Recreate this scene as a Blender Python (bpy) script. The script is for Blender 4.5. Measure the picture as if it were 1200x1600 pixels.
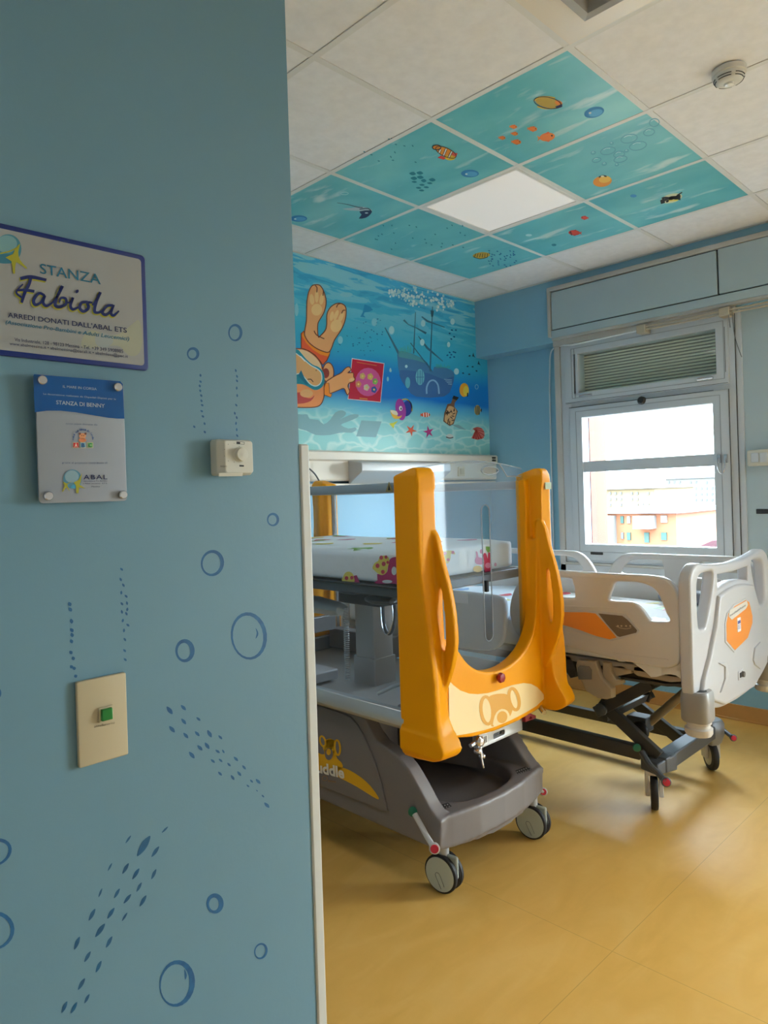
import bpy, bmesh, math, random
from math import sin, cos, pi, radians
from mathutils import Vector, Matrix
from mathutils.geometry import tessellate_polygon

for o in list(bpy.data.objects):
    bpy.data.objects.remove(o)
random.seed(7)
SC = bpy.context.scene

# ------------------------------------------------------------------ camera
FPX = 1108.16
SHX, SHY = -27.714, -23.361
YAW, PITCH, ROLL = 0.770530982, -0.00244142848, -0.031515099
CAM = Vector((-2.1634203, -1.19489292, 1.39659415))
ca, sa, cb, sb = cos(YAW), sin(YAW), cos(PITCH), sin(PITCH)
FWD = Vector((sa * cb, ca * cb, sb))
RT0 = Vector((ca, -sa, 0))
UP0 = RT0.cross(FWD)
RT = RT0 * cos(ROLL) + UP0 * sin(ROLL)
UPV = -RT0 * sin(ROLL) + UP0 * cos(ROLL)
cd = bpy.data.cameras.new('camera')
cam = bpy.data.objects.new('camera', cd)
SC.collection.objects.link(cam)
cam.matrix_world = Matrix(((RT.x, UPV.x, -FWD.x, CAM.x), (RT.y, UPV.y, -FWD.y, CAM.y), (RT.z, UPV.z, -FWD.z, CAM.z), (0, 0, 0, 1)))
cd.sensor_fit = 'VERTICAL'
cd.sensor_height = 32.0
cd.lens = FPX / 1600 * 32.0
cd.shift_x = -SHX / 1600
cd.shift_y = SHY / 1600
cd.clip_start = 0.02
cd.clip_end = 2000
SC.camera = cam

# ------------------------------------------------------------------ sky, exposure
SC.view_settings.view_transform = 'Standard'
SC.view_settings.look = 'None'
SC.view_settings.gamma = 1.0
SC.view_settings.use_curve_mapping = False
SC.view_settings.exposure = 2.55
w = bpy.data.worlds.new('overcast_sky')
SC.world = w
w.use_nodes = True
bg = w.node_tree.nodes['Background']
SKY_LOW, SKY_HIGH = 2.6, 9.0          # overcast sky: zenith about three times the horizon
_nt = w.node_tree
_tc = _nt.nodes.new('ShaderNodeTexCoord')
_sx = _nt.nodes.new('ShaderNodeSeparateXYZ')
_nt.links.new(_tc.outputs['Generated'], _sx.inputs['Vector'])
_mr = _nt.nodes.new('ShaderNodeMapRange')
_mr.inputs['From Min'].default_value = 0.0
_mr.inputs['From Max'].default_value = 1.0
_mr.inputs['To Min'].default_value = SKY_LOW
_mr.inputs['To Max'].default_value = SKY_HIGH
_nt.links.new(_sx.outputs['Z'], _mr.inputs['Value'])
_nt.links.new(_mr.outputs[0], bg.inputs['Strength'])
bg.inputs['Color'].default_value = (0.84, 0.95, 1.12, 1)

# veiled sun low over the street, wide and soft
sl = bpy.data.lights.new('hazy_sun', 'SUN')
sl.energy = 2.6
sl.angle = radians(50)
sl.color = (1.0, 0.97, 0.93)
so = bpy.data.objects.new('hazy_sun', sl)
SC.collection.objects.link(so)
so.rotation_euler = Vector((1.0, -0.62, 0.33)).to_track_quat('Z', 'Y').to_euler()


def portal(name, loc, rot, sx, sy):
    l = bpy.data.lights.new(name, 'AREA')
    l.shape = 'RECTANGLE'
    l.size, l.size_y = sx, sy
    l.cycles.is_portal = True
    o = bpy.data.objects.new(name, l)
    SC.collection.objects.link(o)
    o.location = loc
    o.rotation_euler = rot


portal('window_light_portal', (2.42, 0.83, 1.45), (0, pi / 2, 0), 0.95, 0.95)
portal('balcony_light_portal', (2.42, -2.15, 1.15), (0, pi / 2, 0), 2.3, 1.25)

# ------------------------------------------------------------------ numbers of the place
FZ = -0.04      # floor
CZ = 2.865      # ceiling
YM = 2.128      # mural wall
XW = 2.29       # beam of the window wall
XL = 2.43       # lower window wall
YP = 0.005      # face of the partition with the signs


def ray(u, v):
    return (u - 600 - SHX) / FPX * RT - (v - 800 - SHY) / FPX * UPV + FWD


def onplane(u, v, axis, val):
    """where a line of sight meets a wall, floor or board of the place"""
    d = ray(u, v)
    i = 'xyz'.index(axis)
    return CAM + d * ((val - CAM[i]) / d[i])


# ------------------------------------------------------------------ materials
def lin(c):
    c = c / 255
    return c / 12.92 if c <= 0.04045 else ((c + 0.055) / 1.055) ** 2.4


def rgb(*c):
    return (lin(c[0]), lin(c[1]), lin(c[2]), 1)


MATS = {}


def mat(name, col, rough=0.5, metal=0.0, spec=0.5, noise=0.0, nscale=8.0, bump=0.0, bscale=60.0, coat=0.0, emit=0.0, var=None):
    if name in MATS:
        return MATS[name]
    m = bpy.data.materials.new(name)
    m.use_nodes = True
    nt = m.node_tree
    b = nt.nodes['Principled BSDF']
    c = rgb(*col)
    b.inputs['Base Color'].default_value = c
    b.inputs['Roughness'].default_value = rough
    b.inputs['Metallic'].default_value = metal
    b.inputs['Specular IOR Level'].default_value = spec
    b.inputs['Coat Weight'].default_value = coat
    if emit:
        b.inputs['Emission Color'].default_value = c
        b.inputs['Emission Strength'].default_value = emit
    tc = nt.nodes.new('ShaderNodeTexCoord')
    if noise:
        n = nt.nodes.new('ShaderNodeTexNoise')
        n.inputs['Scale'].default_value = nscale
        n.inputs['Detail'].default_value = 5
        nt.links.new(tc.outputs['Object'], n.inputs['Vector'])
        r = nt.nodes.new('ShaderNodeValToRGB')
        r.color_ramp.elements[0].position = 0.3
        r.color_ramp.elements[1].position = 0.7
        c2 = rgb(*var) if var else tuple(x * (1 - noise) for x in c[:3]) + (1,)
        r.color_ramp.elements[0].color = c2
        r.color_ramp.elements[1].color = c
        nt.links.new(n.outputs['Fac'], r.inputs['Fac'])
        nt.links.new(r.outputs['Color'], b.inputs['Base Color'])
    if bump:
        n = nt.nodes.new('ShaderNodeTexNoise')
        n.inputs['Scale'].default_value = bscale
        n.inputs['Detail'].default_value = 4
        nt.links.new(tc.outputs['Object'], n.inputs['Vector'])
        bp = nt.nodes.new('ShaderNodeBump')
        bp.inputs['Strength'].default_value = bump
        bp.inputs['Distance'].default_value = 0.002
        nt.links.new(n.outputs['Fac'], bp.inputs['Height'])
        nt.links.new(bp.outputs['Normal'], b.inputs['Normal'])
    MATS[name] = m
    return m


def flat(r, g, b, rough=0.55):
    return mat('paint_%d_%d_%d' % (r, g, b), (r, g, b), rough)


def glassmat(name, tint=(255, 255, 255), refl=0.05, haze=0.0):
    if name in MATS:
        return MATS[name]
    m = bpy.data.materials.new(name)
    m.use_nodes = True
    nt = m.node_tree
    nt.nodes.remove(nt.nodes['Principled BSDF'])
    out = nt.nodes['Material Output']
    tr = nt.nodes.new('ShaderNodeBsdfTransparent')
    tr.inputs['Color'].default_value = rgb(*tint)
    gl = nt.nodes.new('ShaderNodeBsdfGlossy')
    gl.inputs['Roughness'].default_value = 0.03
    lw = nt.nodes.new('ShaderNodeLayerWeight')
    lw.inputs['Blend'].default_value = 0.5
    pw = nt.nodes.new('ShaderNodeMath')
    pw.operation = 'POWER'
    pw.inputs[1].default_value = 4.0
    nt.links.new(lw.outputs['Facing'], pw.inputs[0])
    ma = nt.nodes.new('ShaderNodeMath')
    ma.operation = 'MULTIPLY_ADD'
    ma.inputs[1].default_value = 0.3
    ma.inputs[2].default_value = 0.007
    nt.links.new(pw.outputs[0], ma.inputs[0])
    mx = nt.nodes.new('ShaderNodeMixShader')
    nt.links.new(ma.outputs[0], mx.inputs['Fac'])
    nt.links.new(tr.outputs['BSDF'], mx.inputs[1])
    nt.links.new(gl.outputs['BSDF'], mx.inputs[2])
    last = mx
    if haze:
        df = nt.nodes.new('ShaderNodeBsdfDiffuse')
        df.inputs['Color'].default_value = rgb(235, 240, 245)
        mx2 = nt.nodes.new('ShaderNodeMixShader')
        mx2.inputs['Fac'].default_value = haze
        nt.links.new(mx.outputs['Shader'], mx2.inputs[1])
        nt.links.new(df.outputs['BSDF'], mx2.inputs[2])
        last = mx2
    nt.links.new(last.outputs['Shader'], out.inputs['Surface'])
    MATS[name] = m
    return m


def nodes_of(name, rough=0.6):
    m = bpy.data.materials.new(name)
    m.use_nodes = True
    nt = m.node_tree
    b = nt.nodes['Principled BSDF']
    b.inputs['Roughness'].default_value = rough
    tc = nt.nodes.new('ShaderNodeTexCoord')
    MATS[name] = m
    return m, nt, b, tc


def ramp(nt, stops, fac, interp='LINEAR'):
    r = nt.nodes.new('ShaderNodeValToRGB')
    cr = r.color_ramp
    cr.interpolation = interp
    while len(cr.elements) > 1:
        cr.elements.remove(cr.elements[-1])
    cr.elements[0].position = stops[0][0]
    cr.elements[0].color = stops[0][1]
    for p, c in stops[1:]:
        e = cr.elements.new(p)
        e.color = c
    nt.links.new(fac, r.inputs['Fac'])
    return r.outputs['Color']


def mixc(nt, fac, a, b, mode='MIX'):
    mx = nt.nodes.new('ShaderNodeMix')
    mx.data_type = 'RGBA'
    mx.blend_type = mode
    if isinstance(fac, (int, float)):
        mx.inputs[0].default_value = fac
    else:
        nt.links.new(fac, mx.inputs[0])
    for k, s in ((6, a), (7, b)):
        if isinstance(s, tuple):
            mx.inputs[k].default_value = s
        else:
            nt.links.new(s, mx.inputs[k])
    return mx.outputs[2]


def mathn(nt, op, a, b=None, clamp=False):
    n = nt.nodes.new('ShaderNodeMath')
    n.operation = op
    n.use_clamp = clamp
    for k, s in ((0, a), (1, b)):
        if s is None:
            continue
        if isinstance(s, (int, float)):
            n.inputs[k].default_value = s
        else:
            nt.links.new(s, n.inputs[k])
    return n.outputs[0]


def mapping(nt, tc, scale=(1, 1, 1), rot=(0, 0, 0)):
    mp = nt.nodes.new('ShaderNodeMapping')
    mp.inputs['Scale'].default_value = scale
    mp.inputs['Rotation'].default_value = rot
    nt.links.new(tc.outputs['Object'], mp.inputs['Vector'])
    return mp.outputs['Vector']


def noise(nt, vec, scale, detail=4, dist=0.0):
    n = nt.nodes.new('ShaderNodeTexNoise')
    n.inputs['Scale'].default_value = scale
    n.inputs['Detail'].default_value = detail
    n.inputs['Distortion'].default_value = dist
    nt.links.new(vec, n.inputs['Vector'])
    return n.outputs['Fac']


def addbump(nt, b, h, strength=0.3, dist=0.002):
    bp = nt.nodes.new('ShaderNodeBump')
    bp.inputs['Strength'].default_value = strength
    bp.inputs['Distance'].default_value = dist
    nt.links.new(h, bp.inputs['Height'])
    nt.links.new(bp.outputs['Normal'], b.inputs['Normal'])


# wall paint
def wallmat(name, col, var):
    m, nt, b, tc = nodes_of(name, 0.42)
    v = mapping(nt, tc)
    c = ramp(nt, [(0.35, rgb(*var)), (0.65, rgb(*col))], noise(nt, v, 2.2, 5))
    nt.links.new(c, b.inputs['Base Color'])
    h = mathn(nt, 'ADD', mathn(nt, 'MULTIPLY', noise(nt, v, 9, 3), 2.0), noise(nt, v, 90, 4))
    addbump(nt, b, h, 0.16, 0.0015)
    return m


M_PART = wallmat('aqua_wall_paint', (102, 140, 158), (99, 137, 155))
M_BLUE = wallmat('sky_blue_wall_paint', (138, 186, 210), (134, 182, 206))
M_WHITEWALL = wallmat('cream_wall_paint', (224, 226, 226), (219, 222, 223))

# linoleum floor
m, nt, b, tc = nodes_of('marbled_yellow_linoleum', 0.33)
v = mapping(nt, tc)
n1 = noise(nt, mapping(nt, tc, (1.0, 2.6, 1)), 3.0, 8, 1.2)
n2 = noise(nt, mapping(nt, tc, (2.2, 1, 1), (0, 0, 0.5)), 11.0, 8, 0.8)
c = ramp(nt, [(0.3, rgb(216, 168, 84)), (0.5, rgb(224, 176, 92)), (0.72, rgb(230, 186, 106))], n1)
c = mixc(nt, mathn(nt, 'MULTIPLY', n2, 0.35), c, rgb(210, 160, 78))
# seams of the sheets
sx = nt.nodes.new('ShaderNodeSeparateXYZ')
nt.links.new(tc.outputs['Object'], sx.inputs['Vector'])
s1 = mathn(nt, 'LESS_THAN', mathn(nt, 'ABSOLUTE', mathn(nt, 'SUBTRACT', mathn(nt, 'PINGPONG', mathn(nt, 'ADD', sx.outputs['X'], 0.12), 1.0), 0.0)), 0.0012)
s2 = mathn(nt, 'LESS_THAN', mathn(nt, 'ABSOLUTE', mathn(nt, 'SUBTRACT', mathn(nt, 'PINGPONG', mathn(nt, 'ADD', sx.outputs['Y'], 0.12), 1.0), 0.0)), 0.0012)
c = mixc(nt, mathn(nt, 'MULTIPLY', mathn(nt, 'MAXIMUM', s1, s2), 0.35), c, rgb(120, 88, 40))
nt.links.new(c, b.inputs['Base Color'])
b.inputs['Specular IOR Level'].default_value = 0.45
nt.links.new(mathn(nt, 'ADD', mathn(nt, 'MULTIPLY', n1, 0.22), 0.25), b.inputs['Roughness'])
addbump(nt, b, noise(nt, v, 6, 2), 0.12, 0.006)
M_FLOOR = m

# ceiling tile
m, nt, b, tc = nodes_of('mineral_ceiling_tile', 0.9)
v = mapping(nt, tc)
c = ramp(nt, [(0.3, rgb(233, 231, 231)), (0.7, rgb(241, 239, 239))], noise(nt, v, 26, 6))
nt.links.new(c, b.inputs['Base Color'])
addbump(nt, b, noise(nt, v, 200, 5), 0.2, 0.001)
M_TILE = m
M_TBAR = mat('white_ceiling_bar', (226, 224, 220), 0.45)
M_GAP = mat('dark_joint', (52, 50, 50), 0.9)


# printed sea of the ceiling panels
def seapanel():
    m, nt, b, tc = nodes_of('printed_turquoise_sea', 0.35)
    v1 = mapping(nt, tc, (1.6, 0.9, 1), (0, 0, 0.6))
    base = ramp(nt, [(0.3, rgb(92, 184, 196)), (0.6, rgb(120, 202, 208)), (0.8, rgb(138, 212, 212))], noise(nt, v1, 2.5, 4, 0.4))
    v2 = mapping(nt, tc, (3.2, 1.0, 1), (0, 0, 0.75))
    cl = noise(nt, v2, 3.4, 3, 0.3)
    f = ramp(nt, [(0.60, (0, 0, 0, 1)), (0.72, (1, 1, 1, 1))], cl)
    c = mixc(nt, mathn(nt, 'MULTIPLY', f, 0.75), base, rgb(222, 238, 236))
    nt.links.new(c, b.inputs['Base Color'])
    return m


M_SEA = seapanel()

# mural background
m, nt, b, tc = nodes_of('printed_sea_mural', 0.45)
sep = nt.nodes.new('ShaderNodeSeparateXYZ')
nt.links.new(tc.outputs['Object'], sep.inputs['Vector'])
zz = mathn(nt, 'DIVIDE', mathn(nt, 'SUBTRACT', sep.outputs['Z'], 1.65), 1.215, True)
wob = noise(nt, mapping(nt, tc, (0.6, 1, 1)), 2.0, 3)
zw = mathn(nt, 'ADD', zz, mathn(nt, 'MULTIPLY', mathn(nt, 'SUBTRACT', wob, 0.5), 0.12))
base = ramp(nt, [(0.0, rgb(150, 218, 216)), (0.2, rgb(140, 212, 216)), (0.27, rgb(96, 190, 226)), (0.335, rgb(6, 122, 214)), (0.46, rgb(10, 134, 220)),
                 (0.56, rgb(52, 180, 220)), (0.75, rgb(70, 190, 222)), (1.0, rgb(70, 188, 232))], zw)
# net of light on the sand
vo = nt.nodes.new('ShaderNodeTexVoronoi')
vo.feature = 'DISTANCE_TO_EDGE'
vo.inputs['Scale'].default_value = 5.5
vd = nt.nodes.new('ShaderNodeVectorMath')
vd.operation = 'ADD'
nn = nt.nodes.new('ShaderNodeTexNoise')
nn.inputs['Scale'].default_value = 6
nt.links.new(tc.outputs['Object'], nn.inputs['Vector'])
sc_ = nt.nodes.new('ShaderNodeVectorMath')
sc_.operation = 'SCALE'
sc_.inputs['Scale'].default_value = 0.16
nt.links.new(nn.outputs['Color'], sc_.inputs[0])
nt.links.new(mapping(nt, tc, (0.8, 1, 2.3)), vd.inputs[0])
nt.links.new(sc_.outputs[0], vd.inputs[1])
nt.links.new(vd.outputs[0], vo.inputs['Vector'])
net = ramp(nt, [(0.0, (1, 1, 1, 1)), (0.10, (0, 0, 0, 1))], vo.outputs['Distance'])
sandmask = ramp(nt, [(0.16, (1, 1, 1, 1)), (0.27, (0, 0, 0, 1))], zz)
c = mixc(nt, mathn(nt, 'MULTIPLY', mathn(nt, 'MULTIPLY', net, sandmask), 0.6), base, rgb(222, 244, 238))
# ripples under the surface
wv = noise(nt, mapping(nt, tc, (0.5, 1, 4.2), (0, 0.10, 0)), 5.0, 4, 0.9)
rip = ramp(nt, [(0.49, (0, 0, 0, 1)), (0.515, (1, 1, 1, 1))], wv)
rip2 = ramp(nt, [(0.38, (1, 1, 1, 1)), (0.42, (0, 0, 0, 1))], wv)
topmask = ramp(nt, [(0.66, (0, 0, 0, 1)), (0.92, (1, 1, 1, 1))], zz)
c = mixc(nt, mathn(nt, 'MULTIPLY', mathn(nt, 'MULTIPLY', rip, topmask), 0.8), c, rgb(150, 218, 232))
c = mixc(nt, mathn(nt, 'MULTIPLY', mathn(nt, 'MULTIPLY', rip2, topmask), 0.6), c, rgb(34, 146, 206))
nt.links.new(c, b.inputs['Base Color'])
M_MURAL = m

M_WHITEMET = mat('white_window_enamel', (190, 197, 204), 0.35)
M_PANEL = mat('pale_grey_green_panel', (170, 188, 196), 0.5, noise=0.05, nscale=3)
M_WOODTRIM = mat('greyed_white_trim', (188, 186, 182), 0.6, noise=0.12, nscale=6, bump=0.3)
M_YEL = mat('glossy_yellow_plastic', (244, 162, 0), 0.38, spec=0.18, bump=0.05, bscale=120)
M_CREAM = mat('cream_plastic', (244, 218, 160), 0.35)
M_GOLD = mat('gold_print', (226, 164, 58), 0.4)
M_GREY = mat('grey_moulded_plastic', (118, 113, 114), 0.42)
M_DGREY = mat('dark_grey_steel', (84, 88, 94), 0.4, metal=0.3)
M_FRAME = mat('charcoal_bed_steel', (72, 70, 68), 0.4, metal=0.2)
M_ALU = mat('brushed_aluminium', (190, 194, 196), 0.32, metal=0.4)
M_STEEL = mat('polished_steel', (200, 200, 204), 0.22, metal=0.9)
M_BED = mat('off_white_bed_plastic', (206, 202, 198), 0.38)
M_BED2 = mat('light_bed_plastic', (196, 196, 200), 0.36)
M_BEIGE = mat('beige_housing_plastic', (178, 164, 142), 0.45)
M_ORANGE = mat('orange_inlay', (244, 152, 58), 0.35)
M_BROWNG = mat('grey_brown_inlay', (112, 102, 92), 0.4)
M_RUB = mat('black_rubber', (36, 36, 40), 0.6)
M_HUB = mat('pale_green_grey_wheel', (196, 206, 200), 0.35)
M_RED = mat('crimson_plastic', (206, 36, 70), 0.35)
M_DRED = mat('dark_red_plastic', (150, 14, 34), 0.35)
M_GRN = mat('green_plastic', (0, 110, 84), 0.35)
M_BLK = mat('black_plastic', (22, 22, 24), 0.4)
M_COLU = mat('brushed_column', (190, 184, 180), 0.35, metal=0.35, noise=0.06, nscale=5)
M_CLEAR = glassmat('clear_polycarbonate', (248, 252, 255), haze=0.02)
M_CLEAR3 = glassmat('clear_end_panel_plastic', (240, 248, 255), haze=0.07)
M_CLEAR2 = glassmat('clear_polycarbonate_edge', (170, 190, 205), haze=0.35)
M_GLASS = glassmat('window_glass', (250, 255, 253))
M_SHEET = mat('white_printed_sheet', (236, 238, 240), 0.8, noise=0.04, nscale=30, bump=0.25, bscale=18)
M_DUCT = mat('ivory_trunking', (228, 220, 206), 0.4)
M_LAMPG = mat('lamp_grey_enamel', (188, 190, 192), 0.35)
M_GUARD = mat('white_corner_guard', (196, 196, 190), 0.4)
M_CORD = mat('grey_cable', (100, 104, 108), 0.5)
M_WCORD = mat('white_cable', (222, 226, 228), 0.45)
M_IVORY = mat('ivory_plate_plastic', (186, 172, 142), 0.4)
M_TSTAT = mat('cream_thermostat_plastic', (200, 198, 186), 0.4)
M_SKIRT = mat('ochre_skirting', (198, 146, 84), 0.4, noise=0.1, nscale=6)


# ------------------------------------------------------------------ mesh helpers
class MB:
    def __init__(s):
        s.v, s.f, s.m = [], [], []
        s.mats = []

    def mi(s, m):
        if m not in s.mats:
            s.mats.append(m)
        return s.mats.index(m)

    def add(s, vs, fs, m):
        k = len(s.v)
        i = s.mi(m)
        s.v += [Vector(p) for p in vs]
        for f in fs:
            s.f.append([a + k for a in f])
            s.m.append(i)
        return s

    def box(s, a, b, m, M=None):
        (x0, y0, z0), (x1, y1, z1) = a, b
        x0, x1 = min(x0, x1), max(x0, x1)
        y0, y1 = min(y0, y1), max(y0, y1)
        z0, z1 = min(z0, z1), max(z0, z1)
        vs = [Vector(p) for p in ((x0, y0, z0), (x1, y0, z0), (x1, y1, z0), (x0, y1, z0), (x0, y0, z1), (x1, y0, z1), (x1, y1, z1), (x0, y1, z1))]
        if M:
            vs = [M @ p for p in vs]
        return s.add(vs, [(3, 2, 1, 0), (4, 5, 6, 7), (0, 1, 5, 4), (1, 2, 6, 5), (2, 3, 7, 6), (3, 0, 4, 7)], m)

    def loft(s, rings, m, cap=True, closed=True):
        n = len(rings[0])
        vs = [p for r in rings for p in r]
        fs = []
        for i in range(len(rings) - 1):
            for j in range(n if closed else n - 1):
                a, b_ = i * n + j, i * n + (j + 1) % n
                fs.append((a, b_, b_ + n, a + n))
        if cap:
            fs.append(tuple(range(n - 1, -1, -1)))
            fs.append(tuple(range((len(rings) - 1) * n, len(rings) * n)))
        return s.add(vs, fs, m)

    def tube(s, pts, r, m, n=10, cap=True, closed=False, rz=None):
        pts = [Vector(p) for p in pts]
        rings = []
        N = len(pts)
        prev = None
        for i, p in enumerate(pts):
            if closed:
                t = (pts[(i + 1) % N] - pts[i - 1]).normalized()
            else:
                t = (pts[min(i + 1, N - 1)] - pts[max(i - 1, 0)]).normalized()
            a = prev if prev else (Vector((0, 0, 1)) if abs(t.z) < 0.9 else Vector((1, 0, 0)))
            u = (a - t * a.dot(t)).normalized()
            prev = u
            w_ = t.cross(u)
            rr = r[i] if isinstance(r, (list, tuple)) else r
            r2 = rr if rz is None else rz
            rings.append([p + u * cos(2 * pi * k / n) * r2 + w_ * sin(2 * pi * k / n) * rr for k in range(n)])
        if closed:
            rings.append(rings[0])
            return s.loft(rings, m, cap=False)
        return s.loft(rings, m, cap)

    def bar(s, p0, p1, w_, h, m, up=(0, 0, 1)):
        p0, p1 = Vector(p0), Vector(p1)
        t = (p1 - p0).normalized()
        up = Vector(up)
        u = (up - t * up.dot(t)).normalized()
        x = t.cross(u)
        rings = [[p + x * a * w_ / 2 + u * c_ * h / 2 for a, c_ in ((-1, -1), (1, -1), (1, 1), (-1, 1))] for p in (p0, p1)]
        return s.loft(rings, m)

    def lathe(s, c_, axis, prof, m, n=32):
        """prof: (distance along axis, radius)"""
        c_ = Vector(c_)
        ax = Vector(axis).normalized()
        a = Vector((0, 0, 1)) if abs(ax.z) < 0.9 else Vector((1, 0, 0))
        u = (a - ax * a.dot(ax)).normalized()
        w_ = ax.cross(u)
        rings = [[c_ + ax * d + (u * cos(2 * pi * k / n) + w_ * sin(2 * pi * k / n)) * max(r, 1e-5) for k in range(n)] for d, r in prof]
        return s.loft(rings, m)

    def build(s, name, parent=None, bevel=0, seg=2, smooth=True, remesh=0, sm=0, angle=35, subsurf=0):
        me = bpy.data.meshes.new(name)
        org = parent['_org'] if parent and '_org' in parent else (0, 0, 0)
        org = Vector(org)
        me.from_pydata([p - org for p in s.v], [], s.f)
        for m_ in s.mats:
            me.materials.append(m_)
        me.polygons.foreach_set('material_index', s.m)
        bm = bmesh.new()
        bm.from_mesh(me)
        if not remesh:
            bmesh.ops.remove_doubles(bm, verts=bm.verts, dist=1e-6)
        bmesh.ops.recalc_face_normals(bm, faces=bm.faces)
        bm.to_mesh(me)
        bm.free()
        if smooth:
            me.shade_smooth()
            if not remesh:
                me.set_sharp_from_angle(angle=radians(angle))
        o = bpy.data.objects.new(name, me)
        SC.collection.objects.link(o)
        if parent:
            o.parent = parent
            o['_org'] = tuple(org)
        if bevel:
            md = o.modifiers.new('bevel', 'BEVEL')
            md.width = bevel
            md.segments = seg
            md.limit_method = 'ANGLE'
            md.angle_limit = radians(40)
            md.harden_normals = False
        if remesh:
            md = o.modifiers.new('remesh', 'REMESH')
            md.mode = 'VOXEL'
            md.voxel_size = remesh
            md.use_smooth_shade = True
            if sm:
                md = o.modifiers.new('smooth', 'SMOOTH')
                md.iterations = sm
                md.factor = 0.5
        if subsurf:
            md = o.modifiers.new('sub', 'SUBSURF')
            md.levels = md.render_levels = subsurf
        return o


def spl(pts, n=6, closed=True):
    """Catmull-Rom through points"""
    P = [Vector(p) for p in pts]
    N = len(P)
    out = []
    rng = range(N) if closed else range(N - 1)
    for i in rng:
        if closed:
            p0, p1, p2, p3 = P[i - 1], P[i], P[(i + 1) % N], P[(i + 2) % N]
        else:
            p0, p1, p2, p3 = P[max(i - 1, 0)], P[i], P[i + 1], P[min(i + 2, N - 1)]
        for k in range(n):
            t = k / n
            out.append(0.5 * ((2 * p1) + (p2 - p0) * t + (2 * p0 - 5 * p1 + 4 * p2 - p3) * t * t + (3 * p1 - p0 - 3 * p2 + p3) * t ** 3))
    if not closed:
        out.append(P[-1])
    return out


def rrect(x0, y0, x1, y1, r, n=5):
    out = []
    for cx, cy, a in ((x1 - r, y1 - r, 0), (x0 + r, y1 - r, 90), (x0 + r, y0 + r, 180), (x1 - r, y0 + r, 270)):
        for k in range(n + 1):
            t = radians(a + 90 * k / n)
            out.append((cx + r * cos(t), cy + r * sin(t)))
    return out


def plate(mb, outer, holes, frame, thick, m, bevel=0.0, bseg=2):
    """flat board with holes: outlines in 2D, frame = (origin, xaxis, yaxis, normal); extends thick along the normal"""
    cu = bpy.data.curves.new('tmp', 'CURVE')
    cu.dimensions = '2D'
    cu.fill_mode = 'BOTH'
    cu.extrude = max(thick / 2 - bevel, 0.0001)
    cu.bevel_depth = bevel
    cu.bevel_resolution = bseg
    cu.offset = -bevel
    for ring in [outer] + list(holes):
        sp = cu.splines.new('POLY')
        sp.points.add(len(ring) - 1)
        for p, q in zip(sp.points, ring):
            p.co = (q[0], q[1], 0, 1)
        sp.use_cyclic_u = True
    o = bpy.data.objects.new('tmp', cu)
    SC.collection.objects.link(o)
    dg = bpy.context.evaluated_depsgraph_get()
    me = bpy.data.meshes.new_from_object(o.evaluated_get(dg))
    O, X, Y, N = [Vector(q) for q in frame]
    bm = bmesh.new()
    bm.from_mesh(me)
    bmesh.ops.remove_doubles(bm, verts=bm.verts, dist=1e-5)
    bm.verts.index_update()
    vs = [O + X * q.co.x + Y * q.co.y + N * (q.co.z + thick / 2) for q in bm.verts]
    mb.add(vs, [[q.index for q in f.verts] for f in bm.faces], m)
    bm.free()
    bpy.data.objects.remove(o)
    bpy.data.curves.remove(cu)
    bpy.data.meshes.remove(me)
    return mb


FYZ = lambda x: ((x, 0, 0), (0, 1, 0), (0, 0, 1), (1, 0, 0))     # outline in (y, z), thickness towards +x
FXZ = lambda y: ((0, y, 0), (1, 0, 0), (0, 0, 1), (0, 1, 0))     # outline in (x, z), thickness towards +y
FXY = lambda z: ((0, 0, z), (1, 0, 0), (0, 1, 0), (0, 0, 1))


def tr_yz(px, x):      # traced outline on a plane x = const
    return [(p.y, p.z) for p in (onplane(u, v, 'x', x) for u, v in px)]


def tr_xz(px, y):
    return [(p.x, p.z) for p in (onplane(u, v, 'y', y) for u, v in px)]


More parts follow.
